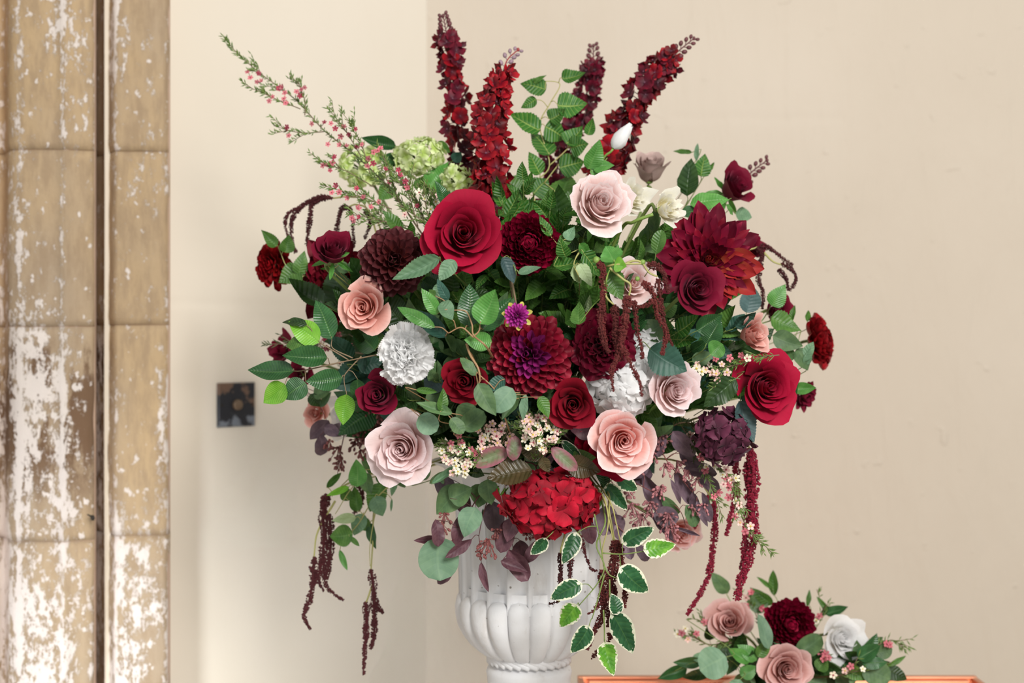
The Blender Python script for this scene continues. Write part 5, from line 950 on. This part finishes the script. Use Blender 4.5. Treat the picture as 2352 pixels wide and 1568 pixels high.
seeds(e2, [(1518, 1000, y-.01, 14, 14), (1525, 1020, y-.01, 16, 16), (1530, 1080, y-.01, 18, 20), (1560, 1070, y-.01, 14, 14), (1495, 1170, y-.01, 20, 24), (1450, 1170, y-.01, 18, 18), (1470, 1200, y-.01, 22, 26), (1535, 1200, y-.02, 24, 30), (1515, 1130, y-.01, 16, 16), (1545, 1225, y-.02, 18, 18), (1600, 1110, y-.01, 14, 12), (1440, 1130, y-.01, 18, 18), (1465, 1080, y, 12, 12), (1615, 1170, y-.01, 14, 14), (1580, 1090, y-.01, 12, 12), (1500, 1050, y-.01, 12, 12), (1590, 1170, y-.01, 12, 10)], 'berrypink', 4)
y = .0
e3 = spray('seeded_eucalyptus', 'dark purple seeded eucalyptus at the lower left edge', [[(950, 1030, -.05), (850, 1010, y), (790, 1000, y), (760, 990, y)], [(790, 1000, y), (780, 1050, y), (775, 1090, y)]], [('ficus', 'purple', 755, 965, 712, 1010, 40), ('ficus', 'purple', 745, 980, 785, 1002, 28), ('oval', 'purple', 735, 998, 738, 1048, 34), ('oval', 'purple', 838, 955, 842, 1022, 36), ('ficus', 'purple', 870, 990, 840, 1030, 30), ('ficus', 'dark', 712, 905, 740, 935, 30), ('ficus', 'eucamid', 720, 905, 765, 895, 34), ('ficus', 'sage', 735, 935, 760, 900, 16), ('oval', 'purple', 860, 960, 890, 980, 30), ('ficus', 'purple', 760, 1000, 780, 970, 30)], 'eucalyptus', stem_mat='winestem', r=1.6)
seeds(e3, [(838, 960, -.02, 20, 26), (860, 970, -.02, 18, 20), (830, 1000, -.01, 20, 24), (815, 1020, -.01, 16, 20), (770, 1040, 0, 16, 20), (778, 1065, 0, 15, 20), (755, 1020, 0, 12, 12), (830, 1045, -.01, 14, 14), (880, 960, -.03, 14, 14)], 'berry', 5)
# lower-left trailing vine
y = -.01
spray('trailing_vine', 'trailing green vine with toothed leaves at the lower left of the bouquet', [[(1050, 1040, -.03), (950, 1080, -.04), (900, 1110, -.03), (850, 1160, y), (825, 1200, y), (790, 1240, y)], [(960, 1070, -.03), (880, 1130, y), (862, 1180, y), (850, 1250, y), (850, 1300, y)], [(900, 1080, y), (830, 1080, y), (790, 1110, y), (762, 1140, y)], [(905, 1085, y), (820, 1110, y), (770, 1180, y)]], [
    ('ficus', 'fresh', 820, 1118, 818, 1054, 42, 0, -.03), ('ficus', 'ficuslime', 802, 1118, 750, 1138, 16, 0, -.02), ('lance', 'mid', 750, 1120, 785, 1085, 16, 0, 0), ('ficus', 'mid', 800, 1150, 790, 1115, 30, 0, 0), ('ficus', 'mid', 820, 1175, 815, 1115, 30, 0, 0), ('rose', 'mid', 810, 1225, 758, 1232, 48, 0, -.02), ('ficus', 'pale', 818, 1188, 762, 1196, 24, 0, -.01), ('lance', 'mid', 802, 1232, 826, 1254, 12, 0, -.02), ('lance', 'fresh', 780, 1262, 798, 1310, 14, 0, 0), ('ficus', 'ficus', 850, 1200, 862, 1262, 24, 0, 0), ('rose', 'sage', 860, 1140, 880, 1185, 40, 0, -.02), ('rose', 'mid', 880, 1110, 850, 1175, 44, 0, -.01), ('ficus', 'eucamid', 840, 1085, 850, 1140, 34, 0, -.01), ('ivy', 'sage', 905, 1090, 900, 1140, 20, 0, -.02), ('lance', 'sage', 900, 1145, 898, 1175, 6, 0, -.02), ('rose', 'mid', 830, 1190, 845, 1220, 30, 0, 0), ('ficus', 'eucamid', 960, 1100, 985, 1060, 40, 0, -.02), ('ficus', 'mid', 870, 1080, 900, 1120, 40, 0, 0), ('rose', 'eucamid', 920, 1095, 930, 1120, 26, 0, -.02), ('rose', 'sage', 835, 1180, 812, 1230, 34, 0, -.005), ('ficus', 'eucamid', 860, 1040, 850, 1090, 46, 0, 0)], 'vine', stem_mat='vine', r=2)
spray('stem_trio', 'bare olive stems hanging above the variegated leaves', [[(1340, 1080, -.12), (1385, 1140, -.2), (1398, 1190, -.21), (1408, 1240, -.21)], [(1350, 1080, -.12), (1400, 1150, -.21), (1415, 1200, -.215), (1425, 1245, -.215)], [(1345, 1080, -.12), (1392, 1160, -.2), (1396, 1210, -.21), (1384, 1260, -.21), (1386, 1300, -.2)]], [], 'stems', stem_mat='vine', r=2.4)
# ------------------------------------------------------------------ dense inner foliage that fills the ball
ANCH = [('largest crimson rose', 1063, 537), ('crimson rose at the far right', 1757, 888), ('wine rose on the orange-streaked dahlia', 1600, 664), ('dark red rose below the central dahlia', 1316, 928), ('narrow red rose', 1070, 874), ('small burgundy rose', 868, 907), ('pale blush rose', 1378, 468), ('dusty salmon rose', 836, 706), ('light salmon rosebud', 1727, 769), ('pale mauve rose at the right', 1549, 897), ('large mauve rose at the lower left', 924, 1031), ('soft pink rose', 1432, 1011), ('burgundy peony', 1385, 792), ('central wine dahlia', 1217, 815), ('brown ball dahlia', 905, 600), ('upper dark red chrysanthemum', 1213, 560), ('white carnation', 934, 815), ('red hydrangea', 1262, 1153), ('plum hydrangea', 1660, 1002), ('dark pointed dahlia at the left', 770, 640), ('veined-leaf branch at the top', 1270, 350), ('magenta bud', 1188, 725), ('lime hydrangea', 965, 362), ('creamy lisianthus', 1532, 478), ('dusty rose left in the small arrangement', 1675, 1429), ('dusty rose at the bottom of the small arrangement', 1806, 1536), ('white rose of the small arrangement', 1933, 1465), ('lower chrysanthemum', 1813, 1433), ('pale fresh leaves under the white rosebud', 1370, 380), ('variegated trail', 1390, 1260), ('hanging waxflower', 1680, 1120)]
USED = {}
def where(kind, px, py):
    for q in sorted(ANCH, key=lambda q: (q[1]-px)**2+(q[2]-py)**2):
        dx, dy = px-q[1], py-q[2]
        if math.hypot(dx, dy) < 28: w_ = 'directly behind the'
        else: w_ = ['to the right of the', 'below right of the', 'below the', 'below left of the', 'to the left of the', 'above left of the', 'above the', 'above right of the'][int(round(math.atan2(dy, dx)/(math.pi/4))) % 8]
        s_ = kind+' '+w_+' '+q[0]
        if s_ not in USED and len(s_.split()) <= 16: USED[s_] = 1; return s_
def fill(n, cx, cy, rx, ry, kinds, label, group, y0, y1, seed, L=(60, 105), nl=9, name='foliage_spray', wr=(.42, .62), keep=None, smat='stem'):
    rs = random.Random(seed); st = random.getstate(); random.seed(seed)
    for k in range(n):
        q = math.sqrt((k+.5)/n); a = k*2.39996+seed; px = cx+rx*q*math.cos(a)+rs.uniform(-18, 18); py = cy+ry*q*math.sin(a)+rs.uniform(-18, 18)
        if keep and not keep(px, py): continue
        y = ysurf(px, py)+rs.uniform(y0, y1); shape, mat = kinds[rs.randrange(len(kinds))]
        hx, hy = px+(1215-px)*.32, py+(1000-py)*.32; E = P(px, py, y); H = P(hx, hy, min(y+.07, .1)); mid = E.lerp(H, .5)+Vector((0, 0, .006)); path = catmull([HEART, H, mid, E], 7)
        root = thing(name, E, where(label, px, py), 'foliage', group); s = sc(y); tb = [tube(path, 1.8*s, 1.2*s, 5)]; m = len(path)-1
        for j in range(nl):
            u = 1-.55*j/nl; p = path[int(u*m*.9999)]; ln = rs.uniform(*L)*s*(.75+.25*j/nl)
            out = (E-HEART).normalized(); sd = 1 if j % 2 else -1
            dr = Vector((rs.uniform(-1, 1), rs.uniform(-.45, .25), rs.uniform(-1, 1))).normalized()+out*.7; dr.y -= .1; dr.normalize()
            if j == 0: dr = (out+Vector((rs.uniform(-.3, .3), -.1, 0))).normalized(); p = E
            b = p+dr*ln*.12; tb.append(tube([p, b], .9*s, .8*s, 4))
            add_leaf(root, b, b+dr*ln, ln*rs.uniform(*wr), shape, mat, tilt=rs.uniform(-.9, .9), up=rs.uniform(-.2, 1.0))
        part_world('stem', tb, root, M[smat])
    random.setstate(st)
K1 = [('nettle', 'nettle'), ('nettle', 'mid'), ('rose', 'mid'), ('ficus', 'ficus'), ('nettle', 'dark'), ('ficus', 'eucamid')]
fill(40, 1235, 740, 480, 285, K1, 'mixed green leaf spray', 'mixed green sprays inside the bouquet', .03, .08, 1)
fill(34, 1225, 790, 500, 290, [('nettle', 'dark'), ('rose', 'dark'), ('ficus', 'ficus'), ('nettle', 'mid'), ('rose', 'teal')], 'dark leaf spray deep inside', 'dark leaf sprays deep inside the bouquet', .10, .20, 2, L=(90, 140), wr=(.5, .75), nl=10)
fill(22, 1240, 545, 330, 130, [('nettle', 'nettle'), ('nettle', 'mid'), ('rose', 'mid')], 'toothed green leaf spray', 'toothed leaf sprays in the upper middle', .04, .11, 3, L=(55, 90))
fill(12, 1500, 800, 260, 150, [('ficus', 'ficus'), ('ficus', 'eucamid'), ('rose', 'teal')], 'smooth green leaf spray', 'smooth leaf sprays in the right half', .02, .06, 4, L=(55, 90))
fill(12, 1080, 900, 190, 110, [('lance', 'eucamid'), ('ficus', 'teal'), ('ficus', 'eucamid'), ('ficus', 'dark')], 'eucalyptus leaf spray', 'eucalyptus sprays in the lower middle left', .02, .06, 5, L=(55, 90))
fill(14, 1260, 1040, 300, 60, [('oval', 'purple'), ('ficus', 'dark'), ('oval', 'wineleaf'), ('ficus', 'eucamid')], 'purple and dark leaf spray', 'dark leaf sprays over the rim', .03, .10, 6, L=(60, 95))
# ------------------------------------------------------------------ copper tray and the small arrangement, bottom right
copper = NT('brushed_copper'); cc = copper.noise(9, copper.coord('Object', (1, 1, 9)), 3)
copper.P(Base_Color=copper.mix(copper.ss(cc, .3, .7), (0.78, 0.36, 0.22), (0.62, 0.26, 0.15)), Metallic=1.0, Roughness=.32)
yb = .34; yf = -.06; TX0 = P(1326, 0, yb).x; TX1 = P(2240, 0, yb).x; ZT = P(0, 1556, yb).z
ct = thing('copper_table', Vector(((TX0+TX1)/2, (yb+yf)/2, 0)), 'copper-topped table beside the urn carrying the small flower arrangement', 'table')
def cpart(name, bx, bev=.003):
    v, f, _ = boxp(*bx); v = v-np.array(ct.location); me = make_mesh(name, v, f, None, [copper.m], smooth=False); o = obj(name, me, ct)
    md = o.modifiers.new('bevel', 'BEVEL'); md.width = bev; md.segments = 3; return o
cpart('table_top', (TX0, TX1, yf, yb, ZT-.016, ZT-.002))
cpart('rim', (TX0, TX1, yb-.012, yb, ZT-.010, ZT+.0045), .002); cpart('rim', (TX0+.016, TX1-.016, yb-.026, yb-.015, ZT-.010, ZT+.001), .002)
cpart('rim', (TX0, TX0+.010, yf, yb-.0125, ZT-.010, ZT+.0035), .002); cpart('rim', (TX1-.010, TX1, yf, yb-.0125, ZT-.010, ZT+.0035), .002)
for lx in (TX0+.02, TX1-.05):
    for ly in (yf+.02, yb-.05): cpart('leg', (lx, lx+.03, ly, ly+.03, 0, ZT-.012))
PY = .13; H2 = Vector((P(1800, 0, PY).x, PY, ZT+.03))
pot = thing('copper_bowl', Vector((H2.x, PY, ZT-.001)), 'low bowl holding the small arrangement, hidden under its leaves', 'bowl')
v, f, _ = lathe([(.002, .0), (.06, .0), (.085, .02), (.09, .035), (.082, .036), (.06, .02), (.002, .02)], 40); obj('bowl', make_mesh('bowl', v, f, None, [copper.m]), pot)
y2 = .09
rose(1675, 1429, y2, 55, (-.15, -1, .42), 'dusty', 'dusty pink rose at the left of the small arrangement', n=20, seed=51, openv=.7, hub=H2)
rose(1806, 1536, y2-.04, 57, (.05, -1, .12), 'dusty', 'dusty pink rose at the bottom of the small arrangement', n=24, seed=52, openv=.95, hub=H2)
rose(1933, 1465, y2, 56, (.25, -1, .10), 'white', 'open white rose at the right of the small arrangement', n=22, seed=53, openv=.85, ruffle=.06, hub=H2)
phyllo(1813, 1433, y2, 60, (.0, -1, .10), 'dark red chrysanthemum in the middle of the small arrangement', 170, 'mum', 'mum', name='chrysanthemum', cat='chrysanthemum', thmax=2.0, lens=(.62, .98), wid=(.8, 1.2), lean=(.25, -.1), seed=54, hub=H2)
def spray2(name, label, stems, leaves, **kw): return spray(name, label, [[(1800, 1560, PY)]+st for st in stems], leaves, **kw)
spray2('eucalyptus_branch', 'eucalyptus with large grey-green leaves in the small arrangement', [[(1700, 1500, y2), (1670, 1530, y2)], [(1770, 1480, y2), (1745, 1440, y2)], [(1880, 1490, y2), (1990, 1540, y2)], [(1690, 1400, .14), (1660, 1345, .14)]], [
    ('round', 'euca', 1668, 1508, 1608, 1540, 74, 0, y2-.06), ('oval', 'euca', 1765, 1490, 1742, 1410, 34, 0, y2-.05), ('round', 'eucamid', 1830, 1500, 1888, 1462, 46, 0, y2-.03), ('ficus', 'eucamid', 1672, 1362, 1632, 1314, 34, 0, .14), ('round', 'eucamid', 1720, 1395, 1760, 1370, 50, 0, .14), ('round', 'eucamid', 1980, 1530, 2046, 1560, 60, 0, y2-.03), ('round', 'eucamid', 1700, 1480, 1645, 1500, 44, 0, y2), ('oval', 'sage', 1700, 1560, 1680, 1600, 40, 0, y2-.05), ('oval', 'eucamid', 2010, 1500, 2050, 1490, 34, 0, y2), ('round', 'eucamid', 1720, 1545, 1700, 1590, 50, 0, y2-.02), ('oval', 'sage', 1640, 1510, 1590, 1510, 26, 0, y2), ('round', 'eucamid', 1850, 1560, 1900, 1570, 60, 0, y2), ('round', 'eucamid', 1770, 1560, 1730, 1590, 60, 0, y2), ('oval', 'eucamid', 1920, 1545, 1960, 1580, 46, 0, y2)], cat='eucalyptus')
spray2('ruscus_branch', 'ruscus sprigs with glossy pointed leaves in the small arrangement', [[(1700, 1520, y2), (1600, 1520, y2), (1550, 1540, y2)], [(1790, 1400, .14), (1775, 1360, .14)], [(1860, 1420, .14), (1855, 1380, .14)], [(1900, 1400, .14), (1900, 1390, .14)], [(1920, 1530, y2), (2020, 1520, y2), (2060, 1530, y2)], [(1720, 1520, y2), (1740, 1510, y2)]], [
    ('ficus', 'ficus', 1612, 1520, 1545, 1520, 26, 0, y2), ('ficus', 'ficus', 1578, 1535, 1510, 1558, 30, 0, y2), ('ficus', 'dark', 1630, 1545, 1565, 1555, 26, 0, y2), ('ficus', 'mid', 1775, 1388, 1722, 1350, 26, 0, .14), ('lance', 'mid', 1778, 1368, 1776, 1308, 22, 0, .14), ('lance', 'mid', 1772, 1352, 1738, 1324, 10, 0, .14), ('lance', 'mid', 1854, 1392, 1860, 1354, 12, 0, .14), ('lance', 'mid', 1902, 1400, 1876, 1370, 12, 0, .14), ('ficus', 'ficus', 1895, 1410, 1948, 1394, 24, 0, .14), ('lance', 'olive' if 0 else 'dark', 1885, 1415, 1902, 1390, 14, 0, .14),
    ('ficus', 'ficus', 1970, 1512, 2022, 1482, 38, 0, y2-.04), ('ficus', 'ficus', 1980, 1522, 2040, 1520, 30, 0, y2-.04), ('lance', 'mid', 2038, 1530, 2082, 1506, 12, 0, y2), ('ficus', 'dark', 2035, 1535, 2085, 1560, 34, 0, y2), ('ficus', 'fresh', 1722, 1520, 1670, 1490, 32, 0, y2-.04), ('ficus', 'fresh', 1738, 1516, 1694, 1480, 34, 0, y2-.035), ('ficus', 'mid', 1740, 1508, 1770, 1470, 30, 0, y2-.04), ('ficus', 'fresh', 1700, 1550, 1740, 1530, 34, 0, y2-.04), ('ficus', 'mid', 1880, 1540, 1900, 1510, 34, 0, y2-.03), ('ficus', 'dark', 1630, 1470, 1628, 1430, 30, 0, y2+.01), ('ficus', 'dark', 1640, 1490, 1700, 1500, 40, 0, y2), ('ficus', 'mid', 1940, 1530, 1990, 1560, 34, 0, y2-.03)], cat='foliage', r=1.6)
waxflower('pink waxflower sprigs poking out of the small arrangement', [[(1800, 1560, PY), (1700, 1480, y2), (1630, 1480, y2), (1590, 1462, y2), (1556, 1456, y2)], [(1800, 1560, PY), (1740, 1420, .14), (1716, 1365, .14)], [(1800, 1560, PY), (1870, 1500, y2), (1905, 1510, y2-.04)], [(1800, 1560, PY), (1950, 1520, y2), (2040, 1470, y2), (2078, 1490, y2)], [(1800, 1560, PY), (1930, 1550, y2-.03), (1960, 1535, y2-.04)], [(1850, 1450, .14), (1885, 1410, .14), (1892, 1395, .14)], [(1700, 1480, y2), (1630, 1440, y2), (1610, 1425, y2)]],
          [(1556, 1456, 'waxwhite'), (1566, 1453, 'waxpink'), (1574, 1443, 'waxwhite'), (1600, 1455, 'waxpink'), (1580, 1468, 'waxblush'), (1714, 1372, 'waxblush'), (1726, 1360, 'waxpink'), (1714, 1392, 'waxpink'), (1748, 1395, 'waxpink'), (1884, 1498, 'waxpink'), (1896, 1502, 'waxpink'), (1904, 1510, 'waxpink'), (1892, 1512, 'waxpink'), (1914, 1538, 'waxpink'), (1941, 1540, 'waxblush'), (1954, 1530, 'waxpink'), (1942, 1532, 'waxwhite'), (1982, 1536, 'waxwhite'), (1914, 1550, 'waxwhite'), (1882, 1414, 'waxpink'), (1875, 1424, 'waxwhite'), (2036, 1478, 'waxpink'), (2045, 1480, 'waxpink'), (1618, 1428, 'waxpink'), (1688, 1530, 'waxwhite'), (1730, 1560, 'waxblush')], seed=21, size=8.5, needles=.7)
rs2 = random.Random(8)
for k in range(16):
    px = 1800+rs2.uniform(-150, 200); py = 1545+rs2.uniform(-60, 20); E = P(px, py, rs2.uniform(.08, .16)); root = thing('foliage_spray', E, where('dark glossy leaf spray', px, py), 'foliage', 'leaf sprays inside the small arrangement'); tb = [tube([H2, E], .0014, .001, 5)]
    for j in range(7):
        dr = Vector((rs2.uniform(-1, 1), rs2.uniform(-.6, .1), rs2.uniform(-.5, .8))).normalized(); ln = rs2.uniform(50, 80)*sc(0)
        add_leaf(root, E, E+dr*ln, ln*.5, 'ficus', rs2.choice(['dark', 'eucamid', 'ficus']))
    part_world('stem', tb, root, M['stem'])
